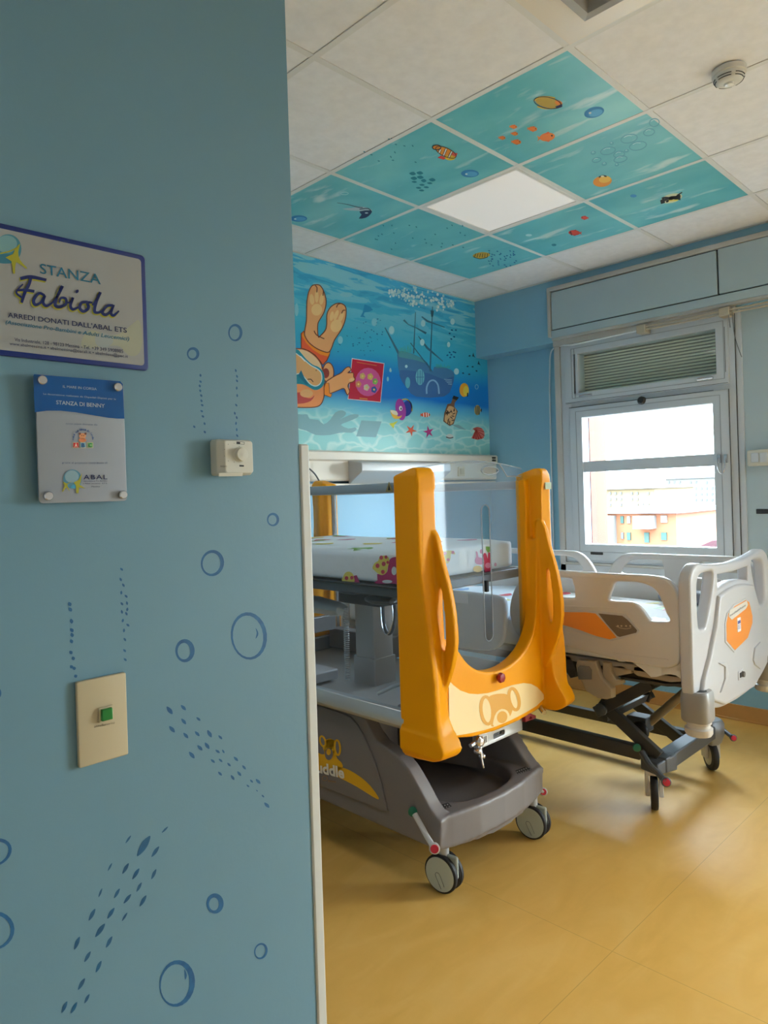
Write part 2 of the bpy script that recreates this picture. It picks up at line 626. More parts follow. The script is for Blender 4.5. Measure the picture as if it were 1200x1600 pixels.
class Art:
    """prints and paint on a flat surface of the place"""

    def __init__(s, mb, axis, val, sgn, crop=(0, 0, 1), step=0.0004):
        s.mb, s.axis, s.val, s.sgn, s.crop, s.step = mb, axis, val, sgn, crop, step
        s.L = 1

    def W(s, p, layer):
        x0, y0, k = s.crop
        q = onplane(x0 + p[0] / k, y0 + p[1] / k, s.axis, s.val)
        q['xyz'.index(s.axis)] += s.sgn * s.step * layer
        return q

    def poly(s, pts, m, layer=None, smooth=0):
        if layer is None:
            layer = s.L
        if smooth:
            pts = [(p.x, p.y) for p in spl([(a, b_, 0) for a, b_ in pts], smooth)]
        V3 = [Vector((a, b_, 0)) for a, b_ in pts]
        fs = tessellate_polygon([V3])
        s.mb.add([s.W(p, layer) for p in pts], [tuple(f) for f in fs], m)

    def ell(s, cx, cy, rx, ry, m, layer=None, rot=0, n=20):
        c_, s_ = cos(radians(rot)), sin(radians(rot))
        s.poly([(cx + rx * cos(t) * c_ - ry * sin(t) * s_, cy + rx * cos(t) * s_ + ry * sin(t) * c_) for t in [2 * pi * k / n for k in range(n)]], m, layer)

    def line(s, pts, wd, m, layer=None, smooth=0, closed=False):
        """wd: width or list of widths at the given points"""
        if layer is None:
            layer = s.L
        P = [Vector((a, b_, 0)) for a, b_ in pts]
        if not isinstance(wd, (list, tuple)):
            wd = [wd] * len(P)
        if smooth:
            Q = spl([(p.x, p.y, wd[i]) for i, p in enumerate(P)], smooth, closed)
            wd = [max(q.z, 0.05) for q in Q]
            P = [Vector((q.x, q.y, 0)) for q in Q]
        N = len(P)
        a, b_ = [], []
        for i in range(N):
            if closed:
                t = P[(i + 1) % N] - P[i - 1]
            else:
                t = P[min(i + 1, N - 1)] - P[max(i - 1, 0)]
            if t.length < 1e-9:
                t = Vector((1, 0, 0))
            t.normalize()
            nrm = Vector((-t.y, t.x, 0)) * wd[i] / 2
            a.append(P[i] + nrm)
            b_.append(P[i] - nrm)
        vs = [s.W(p, layer) for p in a] + [s.W(p, layer) for p in b_]
        fs = []
        for i in range(N if closed else N - 1):
            j = (i + 1) % N
            fs.append((i, j, N + j, N + i))
        s.mb.add(vs, fs, m)

    def ring(s, cx, cy, rx, ry, wd, m, layer=None, rot=0, n=24, var=0.0):
        c_, s_ = cos(radians(rot)), sin(radians(rot))
        T = [2 * pi * k / n for k in range(n)]
        s.line([(cx + rx * cos(t) * c_ - ry * sin(t) * s_, cy + rx * cos(t) * s_ + ry * sin(t) * c_) for t in T],
               [wd * (1 + var * sin(t + 2)) for t in T], m, layer, closed=True)

    def leaf(s, cx, cy, ln, wd, ang, m, layer=None):
        c_, s_ = cos(radians(ang)), sin(radians(ang))
        pts = [(-.5, 0), (-.2, .45), (.15, .5), (.5, .05), (.15, -.5), (-.2, -.4)]
        s.poly([(cx + x * ln * c_ - y * wd * s_, cy + x * ln * s_ + y * wd * c_) for x, y in pts], m, layer, smooth=3)

    def text(s, txt, p0, p1, h, m, layer=None, shear=0.0, up=None, bold=0.0, spacing=1.0):
        """baseline from p0 to p1, capitals h high"""
        if layer is None:
            layer = s.L
        cu = bpy.data.curves.new('tmp', 'FONT')
        cu.body = txt
        cu.size = 1
        cu.fill_mode = 'FRONT'
        cu.offset = bold
        cu.shear = shear
        cu.space_character = spacing
        cu.resolution_u = 4
        o = bpy.data.objects.new('tmp', cu)
        SC.collection.objects.link(o)
        me = bpy.data.meshes.new_from_object(o.evaluated_get(bpy.context.evaluated_depsgraph_get()))
        if len(me.vertices):
            xs = [q.co.x for q in me.vertices]
            x0, x1 = min(xs), max(xs)
            p0, p1 = Vector((p0[0], p0[1])), Vector((p1[0], p1[1]))
            upv = Vector(up) if up else Vector((0.03, -1))
            vs = []
            for q in me.vertices:
                t = (q.co.x - x0) / (x1 - x0)
                p = p0.lerp(p1, t) + upv * (q.co.y / 0.70 * h)
                vs.append(s.W(p, layer))
            s.mb.add(vs, [list(f.vertices) for f in me.polygons], m)
        bpy.data.objects.remove(o)
        bpy.data.curves.remove(cu)
        bpy.data.meshes.remove(me)


def struct(o):
    o['kind'] = 'structure'
    return o


def thing(name, loc, label, cat, group=None):
    o = bpy.data.objects.new(name, None)
    SC.collection.objects.link(o)
    o.empty_display_size = 0.1
    o.location = loc
    o['_org'] = tuple(loc)
    o['label'] = label
    o['category'] = cat
    if group:
        o['group'] = group
    return o


def tag(o, label, cat, group=None):
    o['label'] = label
    o['category'] = cat
    if group:
        o['group'] = group
    return o


# ================================================================== SETTING
X0, Y0 = -3.3, -3.2
mb = MB().box((X0 - .2, Y0 - .2, FZ - .1), (XL + .28, YM + .1, FZ), M_FLOOR)
struct(mb.build('floor', smooth=False))

# ceiling: plenum slab, tiles with joints and bars
G0 = 0.6
mb = MB().box((X0 - .1, Y0 - .1, CZ + .03), (XL + .2, YM + .1, CZ + .08), M_GAP)
printed = {(0, 0), (1, 0), (2, 0), (0, 1), (2, 1), (0, 2), (1, 2), (2, 2)}
ix0, iy0 = -6, -6
for i in range(ix0, 5):
    for j in range(iy0, 5):
        # cells: printed block spans x 0..1.8, y 0..1.8 ; cell (-1,-1) holds the air diffuser
        x0, x1 = max(i * G0, X0), min((i + 1) * G0, XL + .1)
        y0, y1 = max(j * G0, Y0), min((j + 1) * G0, YM)
        if x1 - x0 < .02 or y1 - y0 < .02:
            continue
        if (0 <= i <= 2 and 0 <= j <= 2) or (i, j) == (-1, -1):
            continue
        mb.box((x0 + .011, y0 + .011, CZ + .003), (x1 - .013, y1 - .013, CZ + .02), M_TILE)
for i in range(ix0, 6):
    x = i * G0
    if X0 < x < XL:
        mb.box((x - .012, Y0, CZ), (x + .012, YM, CZ + .028), M_TBAR)
for j in range(iy0, 5):
    y = j * G0
    if Y0 < y < YM:
        mb.box((X0, y - .012, CZ + .0008), (XL, y + .012, CZ + .027), M_TBAR)
mb.box((X0, YM - .02, CZ - .001), (XL, YM, CZ + .02), M_TBAR)
mb.box((XW - .02, Y0, CZ - .001), (XW, YM, CZ + .02), M_TBAR)
struct(mb.build('ceiling', smooth=False))

# walls
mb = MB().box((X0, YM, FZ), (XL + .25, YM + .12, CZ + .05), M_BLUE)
struct(mb.build('wall_back', smooth=False))
mb = MB()
WY0, WY1, WZ0, WZ1 = 0.36, 1.29, 0.96, 2.34      # opening of the window
DY0, DY1, DZ1 = -2.75, -1.55, 2.25                # opening of the balcony door
XO = 2.69


def wallx(mb, x0, x1, m):
    mb.box((x0, WY1, FZ), (x1, YM, CZ + .05), m)
    mb.box((x0, DY1, FZ), (x1, WY0, CZ + .05), m)
    mb.box((x0, Y0, FZ), (x1, DY0, CZ + .05), m)
    mb.box((x0, WY0, FZ), (x1, WY1, WZ0), m)
    mb.box((x0, WY0, WZ1), (x1, WY1, CZ + .05), m)
    mb.box((x0, DY0, DZ1), (x1, DY1, CZ + .05), m)


wallx(mb, XL, XL + .06, M_BLUE)
M_RENDER = mat('peach_render', (84, 48, 20), 0.8, noise=0.1, nscale=5, var=(72, 38, 14))
M_RENDER2 = mat('terracotta_render', (104, 44, 26), 0.8)
wallx(mb, XL + .06, XO, M_RENDER)
# beam along the top of the window wall
mb.box((XW, Y0, 2.43), (XL + .05, YM, CZ + .05), M_BLUE)
struct(mb.build('wall_right', smooth=False))
mb = MB().box((XL + .02, 1.285, .9), (2.52, 1.30, 2.4), M_RENDER2)
struct(mb.build('trim_1', smooth=False))
mb = MB().box((X0 - .12, Y0, FZ), (X0, YM, CZ + .05), M_WHITEWALL)
struct(mb.build('wall_left', smooth=False))
mb = MB().box((X0, Y0 - .12, FZ), (XL + .2, Y0, CZ + .05), M_WHITEWALL)
struct(mb.build('wall_front', smooth=False))
mb = MB().box((XL - .013, DY1 + .05, FZ), (XL, YM, FZ + .095), M_SKIRT)
mb.box((XL - .016, DY1 + .05, FZ), (XL, YM, FZ + .012), M_SKIRT)
struct(mb.build('baseboard_right', bevel=.003))
mb = MB().box((X0, YM - .013, FZ), (XL - .013, YM, FZ + .095), M_SKIRT)
struct(mb.build('baseboard_back', bevel=.003))

# ---- partition with painted fish and bubbles
XE = -1.197
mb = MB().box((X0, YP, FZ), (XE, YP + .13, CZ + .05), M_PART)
M_P1 = mat('blue_wall_painting', (26, 96, 142), 0.5, noise=0.25, nscale=60, var=(16, 78, 124))
M_P2 = mat('teal_wall_painting', (20, 90, 128), 0.5, noise=0.2, nscale=50, var=(12, 72, 108))
A = Art(mb, 'y', YP, -1)
for cx, cy, rx, ry, wd, rot in ((367, 520, 9.5, 12, 2.6, 0), (301, 553, 8, 8.5, 2.8, 0), (426, 812, 8, 9, 2.5, 0), (331, 880, 16, 18.5, 3.4, 10),
                                (288, 1017, 12.5, 15.5, 4.2, 0), (388, 994, 26, 35, 3.6, -6), (335, 1412, 10.5, 13, 4.6, 0), (407, 1486, 9, 11.5, 2.2, 15)):
    A.ring(cx, cy, rx, ry, wd * 1.25, M_P1, var=.35, rot=rot)
A.ring(275, 1537, 25, 34, 5.5, M_P1, var=.6, rot=8)
A.ring(-10, 1333, 27, 19, 4, M_P1, var=.4, rot=-25)
A.ring(-12, 1455, 32, 28, 4.6, M_P1, var=.4, rot=-20)
A.ell(-3, 1083, 5, 8, M_P1)
A.poly([(399, 981), (403, 987), (403, 993), (399, 998), (401, 989)], M_P1, smooth=2)
A.poly([(288, 1514), (292, 1524), (289, 1531), (288, 1522)], M_P1, smooth=2)
B = Art(mb, 'y', YP, -1, (0, 850, 2.133))
for x, y in ((232, 200), (234, 218), (238, 257), (239, 287), (240, 303), (238, 324), (236, 361), (244, 381), (238, 409), (247, 414), (252, 440)):
    B.leaf(x, y, 17 - abs(y - 250) * .03, 11, 70 + random.uniform(-25, 25), M_P1)
for x, y in ((405, 84), (402, 118), (404, 162), (420, 174), (406, 199), (423, 197), (424, 218), (406, 226), (421, 232), (409, 255), (426, 270), (413, 288), (416, 318), (415, 355), (417, 385), (411, 137)):
    B.leaf(x, y, 13, 7, 70 + random.uniform(-35, 35), M_P1)
for x, y, l, a in ((565, 554, 32, 52), (611, 545, 24, 45), (661, 583, 18, 40), (612, 591, 24, 50), (573, 617, 28, 48), (619, 638, 24, 48), (657, 632, 22, 45), (698, 632, 28, 60), (734, 644, 18, 45),
                   (666, 679, 24, 45), (690, 672, 26, 55), (639, 703, 28, 50), (725, 691, 18, 35), (744, 691, 14, 60), (709, 723, 18, 40), (735, 721, 16, 40), (763, 735, 16, 45), (786, 716, 20, 45), (813, 744, 18, 50),
                   (733, 765, 18, 45), (797, 765, 20, 50), (775, 778, 20, 55), (838, 790, 14, 45), (860, 791, 22, 45), (826, 806, 12, 40), (856, 822, 8, 40), (876, 840, 12, 45), (889, 870, 24, 45)):
    B.leaf(x, y, l, l * .42, a, M_P1)
for x, y, l, a in ((427, 984, 32, -55), (478, 1006, 82, -58), (549, 952, 30, -45), (517, 1025, 44, -55), (366, 1076, 30, -62), (418, 1081, 42, -60), (452, 1099, 44, -58), (512, 1100, 38, -65), (334, 1162, 32, -68), (389, 1164, 38, -60),
                   (463, 1143, 36, -62), (424, 1182, 40, -52), (476, 1189, 44, -60), (306, 1235, 46, -62), (369, 1230, 44, -58), (415, 1242, 34, -58), (333, 1287, 56, -55), (256, 1330, 48, -68), (363, 1326, 44, -62),
                   (291, 1375, 42, -60), (328, 1408, 44, -65), (271, 1466, 46, -60), (214, 1543, 44, -65), (246, 1545, 44, -62), (289, 1515, 36, -62)):
    B.leaf(x, y, l, l * (.26 if l > 34 else .2), a, M_P2)
C_ = Art(mb, 'y', YP, -1, (0, 330, 2.6667))
for x, y in ((835, 684), (835, 710), (832, 728), (834, 748), (838, 768), (839, 790), (842, 808), (840, 833), (845, 855), (852, 885), (853, 920), (809, 898)):
    C_.leaf(x, y, 13, 8, 60 + random.uniform(-30, 30), M_P1)
for x, y in ((982, 664), (987, 688), (987, 707), (986, 737), (988, 768), (984, 808), (978, 842), (986, 860), (983, 884), (986, 910), (988, 935)):
    C_.leaf(x, y, 14, 7, 70 + random.uniform(-35, 35), M_P1)
struct(mb.build('wall_partition', smooth=False))
# guard board on the end of the partition
mb = MB().box((XE, YP - .004, FZ), (XE + .026, YP + .134, 1.512), M_GUARD)
struct(mb.build('trim_2', bevel=.004))

# ---- window 1 (built of frames, sashes, handles)
XF = 2.30


def frame_yz(mb, x0, x1, y0, y1, z0, z1, w_, m, wb=None, wt=None):
    wb = wb or w_
    wt = wt or w_
    plate(mb, [(y0, z0), (y1, z0), (y1, z1), (y0, z1)], [[(y0 + w_, z0 + wb), (y1 - w_, z0 + wb), (y1 - w_, z1 - wt), (y0 + w_, z1 - wt)]], FYZ(x0), x1 - x0, m, bevel=.003)


mb = MB()
frame_yz(mb, XF + .012, XL + .02, .268, 1.413, .876, 2.43, .075, M_WHITEMET)
mb.box((XF + .014, .27, 1.895), (XL + .01, 1.41, 2.035), M_WHITEMET)
mb.box((XF + .0, 1.413, .80), (XL, 1.455, 2.44), M_WOODTRIM)
mb.box((XF - .02, .25, 2.40), (XL, 1.45, 2.45), M_WOODTRIM)
frame_yz(mb, XF, XL, .303, 1.378, 1.99, 2.40, .07, M_WHITEMET, wb=.065, wt=.075)
frame_yz(mb, XF + .004, XL, .34, 1.30, 2.03, 2.35, .022, M_WHITEMET)
win = struct(mb.build('window_1', bevel=0))
win['_org'] = (0, 0, 0)
mb = MB()
frame_yz(mb, XF - .01, XF + .06, .305, 1.345, .905, 1.955, .092, M_WHITEMET, wb=.11, wt=.072)
mb.box((XF - .002, .39, 1.508), (XF + .05, 1.26, 1.58), M_WHITEMET)
frame_yz(mb, XF - .006, XF + .05, .385, 1.268, 1.005, 1.893, .012, M_WHITEMET)
mb.build('sash', parent=win)
mb = MB().box((XF + .03, .36, 1.0), (XF + .034, 1.30, 1.90), M_GLASS)
mb.box((XF + .03, .34, 2.04), (XF + .034, 1.32, 2.33), M_GLASS)
mb.build('pane', parent=win, smooth=False)
mb = MB()
mb.box((XL - .03, .33, 2.03), (XL - .02, 1.35, 2.42), flat(150, 148, 142))
for k in range(19):
    z = 2.05 + k * .02
    mb.tube([(XL - .03, .33, z), (XL - .03, 1.35, z)], .0105, flat(232, 226, 214), n=8, rz=.006)
mb.build('roller_shutter', parent=win)
mb = MB()
mb.box((XF - .02, .27, .872), (XL - .01, 1.41, .888), M_WOODTRIM)
mb.box((XF + .0, .27, .80), (XL, 1.455, .872), M_WHITEMET)
mb.build('sill', parent=win, bevel=.004)
mb = MB()
for y0_, z0_, y1_, z1_ in ((.303, .92, .303, 1.955), (.39, 1.958, 1.345, 1.958), (.32, 2.325, .32, 2.06), (1.30, 2.36, 1.30, 2.02), (.31, 1.995, 1.375, 1.995), (.268, .90, .268, 2.40), (.31, 2.405, 1.375, 2.405)):
    a_, b_ = (XF - .0115 if y0_ in (.303, .39) else XF - .001), .0022
    if y0_ == .268:
        a_ = XF + .011
    mb.box((a_, min(y0_, y1_) - b_ / 2, min(z0_, z1_) - b_ / 2), (a_ + .006, max(y0_, y1_) + b_ / 2, max(z0_, z1_) + b_ / 2), M_GAP)
mb.build('joint', parent=win, smooth=False)
mb = MB()
for k_, (gy0, gy1, gz0, gz1) in enumerate(((.352, 1.298, .962, 1.928), (.325, 1.325, 2.02, 2.365))):
    plate(mb, [(gy0, gz0), (gy1, gz0), (gy1, gz1), (gy0, gz1)], [[(gy0 + .004, gz0 + .004), (gy1 - .004, gz0 + .004), (gy1 - .004, gz1 - .004), (gy0 + .004, gz1 - .004)]], FYZ(XF - (.0118 if k_ == 0 else .0015)), .003, flat(150, 156, 162))
mb.build('profile_groove', parent=win, smooth=False)
for (yy, zz_) in ((1.17, .955), (.52, .958)):
    MB().box((XF - .018, yy - .045, zz_ - .009), (XF - .008, yy + .045, zz_ + .009), M_BLK).build('drain_cap', parent=win, bevel=.004)
for (u, v) in ((916, 618), (1103, 592)):
    p = onplane(u, v, 'x', XF)
    MB().tube([(XF - .012, p.y - .045, p.z), (XF - .012, p.y + .045, p.z)], .009, M_STEEL).build('hinge', parent=win)
p = onplane(1004, 626, 'x', XF)
MB().lathe((XF - .0, p.y, p.z), (-1, 0, 0), [(0, .026), (.02, .026), (.03, .018), (.03, 0)], M_BLK).build('knob', parent=win)
p = onplane(1131, 718, 'x', XF)
mb = MB()
for dy in (-.018, .02):
    mb.box((XF - .028, p.y + dy - .009, p.z - .02), (XF - .01, p.y + dy + .009, p.z + .03), M_STEEL)
mb.tube(spl([(XF - .03, p.y - .018, p.z + .01), (XF - .045, p.y - .02, p.z - .05), (XF - .045, p.y, p.z - .085), (XF - .045, p.y + .02, p.z - .05), (XF - .03, p.y + .02, p.z + .01)], 5, False), .003, M_STEEL)
mb.build('latch', parent=win)

# infill panel right of the window, towards the balcony door
mb = MB().box((XF + .03, -1.10, .84), (XL, .268, 2.43), M_PANEL)
mb.box((XF + .022, -.52, .84), (XL, -.50, 2.43), M_PANEL)
mb.box((XF + .02, .235, .8), (XL, .268, 2.43), M_WHITEMET)
struct(mb.build('trim_3', bevel=.003))
# balcony door beyond the picture on the right
mb = MB()
frame_yz(mb, XF + .03, XL + .05, DY0, DY1, FZ, DZ1, .06, M_WHITEMET)
ym = (DY0 + DY1) / 2
mb.box((XF + .03, ym - .05, FZ), (XL + .03, ym + .05, DZ1), M_WHITEMET)
for a_, b_ in ((DY0 + .06, ym - .05), (ym + .05, DY1 - .06)):
    mb.box((XF + .03, a_, .75), (XL + .03, b_, .83), M_WHITEMET)
d1 = struct(mb.build('door_1', bevel=.004))
d1['_org'] = (0, 0, 0)
MB().box((XL, DY0 + .03, FZ + .03), (XL + .004, DY1 - .03, DZ1 - .03), M_GLASS).build('pane', parent=d1, smooth=False)

# ---- shutter box over the window
XB = 2.24
sb_ = thing('roller_shutter_box', (XB, 0, 2.42), 'long pale grey roller shutter box fixed above the window, with dark joint lines', 'shutter box')
mb = MB()
mb.box((XB + .018, -2.4, 2.46), (XW, 1.437, 2.80), M_GAP)
plate(mb, [(-2.4, 2.775), (1.457, 2.775), (1.457, 2.805), (-2.4, 2.805)], [], FYZ(XB - .01), .06, M_WOODTRIM, bevel=.004)
mb.box((XB - .008, 1.436, 2.46), (XW, 1.46, 2.80), M_WOODTRIM)
mb.box((XB - .0, -2.4, 2.452), (XW + .03, 1.44, 2.503), M_PANEL)
mb.box((XB + .01, -2.4, 2.435), (XL, 1.44, 2.455), M_WOODTRIM)
mb.build('casing', parent=sb_, bevel=.003)
MB().box((XB, .333, 2.510), (XB + .02, 1.430, 2.768), M_PANEL).build('cover_panel', parent=sb_, bevel=.002)
MB().box((XB, -.80, 2.510), (XB + .02, .323, 2.772), M_PANEL).build('cover_panel', parent=sb_, bevel=.002)
MB().box((XB, -2.35, 2.510), (XB + .02, -.81, 2.772), M_PANEL).build('cover_panel', parent=sb_, bevel=.002)

# curtain rod
cr_ = thing('curtain_track', (2.23, .8, 2.38), 'thin cream curtain rail with two brackets running above the window', 'curtain rail')
mb = MB()
for dz in (0, .018):
    mb.tube([(2.235, -2.3, 2.395 + dz), (2.235, .80, 2.385 + dz)], .006, mat('old_cream_metal', (176, 166, 148), .5))
mb.tube([(2.235, .80, 2.388), (2.235, 1.28, 2.376)], .005, M_WCORD)
mb.build('rail', parent=cr_)
for yy, zz_ in ((.79, 2.388), (.295, 2.395)):
    MB().box((2.222, yy - .03, zz_ - .022), (XB + .06, yy + .03, zz_ + .03), mat('old_cream_metal', (176, 166, 148), .5)).build('bracket', parent=cr_, bevel=.005)
mb = MB()
mb.tube(spl([(2.225, .25, 2.39), (2.225, .24, 2.25), (2.225, .215, 2.15), (2.225, .205, 2.12)], 5, False), .0022, M_CORD, n=6)
mb.tube(spl([(2.225, .27, 2.39), (2.225, .262, 2.30)], 4, False), .0022, M_CORD, n=6)
mb.build('pull_cord', parent=cr_)

# white cable running round the window
pts = [(2.235, 1.28, 2.378), (2.30, 1.40, 2.40), (2.36, 1.50, 2.40), (2.40, 1.545, 2.365), (2.415, 1.56, 2.30), (2.418, 1.57, 2.1), (2.418, 1.575, 1.56), (2.418, 1.58, .2)]
tag(MB().tube(spl(pts, 6, False), .0055, M_WCORD, n=8).build('cable'), 'white cable coming down the blue wall left of the window', 'cable')

# switch box and black socket on the grey panel
sw = thing('switch_box', (XF + .03, .15, 1.54), 'small white surface switch box on the grey panel right of the window', 'switch')
mb = MB().box((XF - .015, .085, 1.495), (XF + .03, .215, 1.588), M_TSTAT)
mb.build('housing', parent=sw, bevel=.008)
for k in range(2):
    MB().box((XF - .022, .105 + k * .045, 1.515), (XF - .012, .145 + k * .045, 1.570), M_WHITEMET).build('rocker', parent=sw, bevel=.003)
tag(MB().box((XF + .022, .12, 1.218), (XF + .032, .185, 1.245), M_BLK).build('socket', bevel=.003), 'small black socket in the grey panel below the switch box', 'socket')

# ================================================================== MURAL
mb = MB().box((-1.2, YM - .004, 1.680), (XL, YM - .001, CZ), M_MURAL)
YA = YM - .004
A = Art(mb, 'y', YA, -1, (460, 430, 5.9278), .0003)
BR = flat(126, 62, 40)
SK, SK2 = flat(246, 176, 116), flat(254, 208, 140)
OR, OR2 = flat(255, 148, 34), flat(246, 98, 48)
feet = [(205, 88), (160, 100), (130, 160), (115, 240), (112, 330), (110, 420), (95, 510), (95, 560), (130, 620), (190, 670), (250, 700), (310, 715), (340, 680), (370, 600), (430, 510), (465, 430), (478, 350), (470, 290),
        (430, 262), (380, 265), (330, 300), (300, 360), (298, 450), (285, 510), (240, 560), (222, 575), (214, 520), (216, 450), (235, 410), (270, 350), (290, 280), (290, 220), (270, 150), (240, 100)]
shorts = [(85, 515), (62, 540), (62, 680), (130, 700), (190, 740), (240, 800), (262, 830), (300, 790), (320, 745), (330, 712), (250, 700), (190, 670), (130, 620), (95, 560)]
A.poly(shorts, OR2, 2)
A.poly([(85, 515), (66, 560), (110, 630), (170, 690), (240, 735), (318, 755), (330, 712), (250, 700), (190, 670), (130, 620), (95, 560)], OR, 3)
A.line(shorts, 9, BR, 4, closed=True)
A.poly(feet, SK, 5, smooth=3)
A.line(feet, 9, BR, 6, smooth=3, closed=True)
for cx, cy, rx, ry, r in ((205, 320, 50, 55, 10), (160, 225, 22, 50, -8), (205, 200, 18, 55, 0), (250, 225, 20, 50, 8), (385, 470, 52, 60, 25), (345, 380, 18, 45, 10), (385, 370, 18, 50, 20), (430, 390, 20, 50, 25)):
    A.ell(cx, cy, rx, ry, SK2, 6, rot=r)
for l in ([(190, 95), (207, 115), (205, 160)], [(240, 100), (265, 140), (262, 190)], [(430, 262), (400, 272), (388, 300)], [(470, 325), (448, 328), (436, 355)], [(180, 515), (205, 555), (275, 590)]):
    A.line(l, 9, BR, 7, smooth=3)
# head, partly behind the partition
head = [(-190, 900), (-170, 760), (-80, 690), (30, 680), (100, 688), (170, 730), (225, 785), (255, 850), (275, 950), (278, 1060), (272, 1130), (245, 1195), (190, 1222), (60, 1225), (-60, 1210), (-150, 1120), (-190, 1010)]
A.poly(head, flat(254, 160, 96), 2, smooth=3)
A.line(head, 9, BR, 3, smooth=3, closed=True)
A.poly([(-100, 700), (30, 690), (100, 698), (170, 740), (225, 800), (248, 860), (150, 860), (0, 720)], flat(244, 206, 160), 4, smooth=2)
mask_o = [(-180, 900), (-120, 760), (-20, 690), (30, 690), (60, 720), (110, 780), (170, 830), (220, 850), (262, 890), (278, 950), (270, 1015), (230, 1055), (180, 1062), (120, 1030), (70, 1010), (0, 1010), (-100, 1040), (-160, 1000)]
mask_i = [(-150, 900), (-90, 780), (-10, 722), (40, 745), (90, 785), (150, 835), (210, 868), (245, 905), (252, 965), (232, 1010), (190, 1028), (140, 1005), (90, 945), (40, 912), (-30, 940), (-110, 980)]
A.poly(mask_o, flat(22, 146, 168), 5, smooth=3)
A.poly(mask_i, flat(236, 178, 116), 6, smooth=3)
A.line(mask_i, 9, flat(222, 240, 244), 7, smooth=3, closed=True)
A.poly([(40, 745), (60, 750), (110, 800), (90, 800)], flat(238, 246, 246), 8)
A.poly([(60, 880), (30, 930), (100, 1010), (130, 1015), (90, 950)], flat(16, 120, 150), 8)
A.line([(120, 965), (150, 965), (172, 990)], 7, flat(30, 20, 20), 9, smooth=3)
A.ell(199, 882, 3, 8, flat(40, 30, 30), 9)
A.poly([(-60, 1110), (60, 1085), (90, 1125), (150, 1140), (185, 1112), (150, 1165), (60, 1190), (-40, 1180)], flat(206, 74, 70), 4, smooth=3)
A.ell(110, 1095, 60, 38, flat(248, 184, 122), 5)
A.ell(312, 902, 52, 92, flat(244, 172, 112), 3)
A.ring(312, 902, 52, 92, 9, BR, 4)
A.ell(290, 908, 32, 46, flat(160, 62, 52), 4)
arm = [(285, 1000), (330, 960), (380, 930), (430, 905), (470, 862), (505, 850), (520, 880), (490, 905), (540, 905), (545, 940), (558, 965), (540, 988), (505, 1000), (492, 1030), (508, 1075), (492, 1108), (478, 1095), (455, 1050), (400, 1068), (320, 1098), (290, 1080)]
A.poly([(530, 768), (832, 815), (798, 1180), (492, 1150)], flat(236, 226, 230), 6)
A.poly([(535, 776), (826, 821), (793, 1173), (498, 1144)], flat(206, 20, 60), 7)
A.ell(680, 990, 118, 132, flat(222, 92, 160), 8)
for cx, cy, r, c1 in ((628, 935, 28, (232, 190, 120)), (700, 940, 30, (240, 200, 110)), (745, 985, 26, (150, 210, 110)), (590, 1010, 30, (236, 150, 100)), (665, 1040, 30, (238, 214, 190)), (735, 1060, 30, (70, 100, 190))):
    for q in range(5):
        A.ell(cx + 13 * cos(q * 1.257), cy + 15 * sin(q * 1.257), r * .5, r * .55, flat(*c1), 9)
    A.ell(cx, cy, r * .3, r * .3, flat(250, 226, 120), 10)
A.line([(575, 806), (760, 838)], 7, flat(214, 120, 60), 8)
A.line([(600, 1140), (675, 1148)], 11, flat(226, 140, 60), 8)
A.poly(arm, flat(252, 176, 112), 11, smooth=3)
A.line(arm, 8, BR, 12, smooth=3, closed=True)
A.ell(525, 968, 26, 14, flat(248, 200, 136), 13, rot=-15)
slv = [(285, 1000), (315, 1000), (322, 1095), (345, 1102), (332, 1132), (272, 1108), (272, 1040)]
A.poly(slv, OR, 13)
A.line(slv, 5, BR, 14, closed=True)
SH = mat('mural_shadow_grey', (130, 178, 188), .5)
A.poly([(-60, 1290), (70, 1290), (120, 1290), (140, 1330), (220, 1340), (270, 1380), (330, 1340), (380, 1270), (440, 1252), (478, 1275), (460, 1310), (420, 1335), (520, 1292), (590, 1290), (580, 1320), (480, 1362), (430, 1388), (500, 1420), (560, 1410), (575, 1430), (530, 1460), (440, 1455), (330, 1480), (200, 1480), (110, 1440), (0, 1400)], SH, 1, smooth=2)
A.poly([(620, 1345), (808, 1355), (755, 1502), (572, 1492)], SH, 1)
DB = flat(20, 96, 160)
A.poly([(650, 270), (700, 290), (728, 322), (690, 340), (650, 345), (640, 370), (660, 392), (610, 385), (632, 345)], flat(40, 150, 206), 1)
for i in range(46):
    x = random.gauss(640, 120)
    y = random.gauss(580, 120)
    if y < 300 or x < 330 or (x > 500 and y > 750):
        continue
    A.leaf(x, y, random.uniform(8, 20), random.uniform(5, 10), random.uniform(-30, 60), DB, 1)
for x, y, rx, ry in ((740, 435, 26, 36), (900, 510, 28, 42), (425, 600, 24, 36), (480, 180, 60, 22), (20, 320, 18, 60), (890, 885, 12, 14), (865, 962, 10, 22)):
    A.ell(x, y, rx, ry, flat(140, 208, 226), 1)
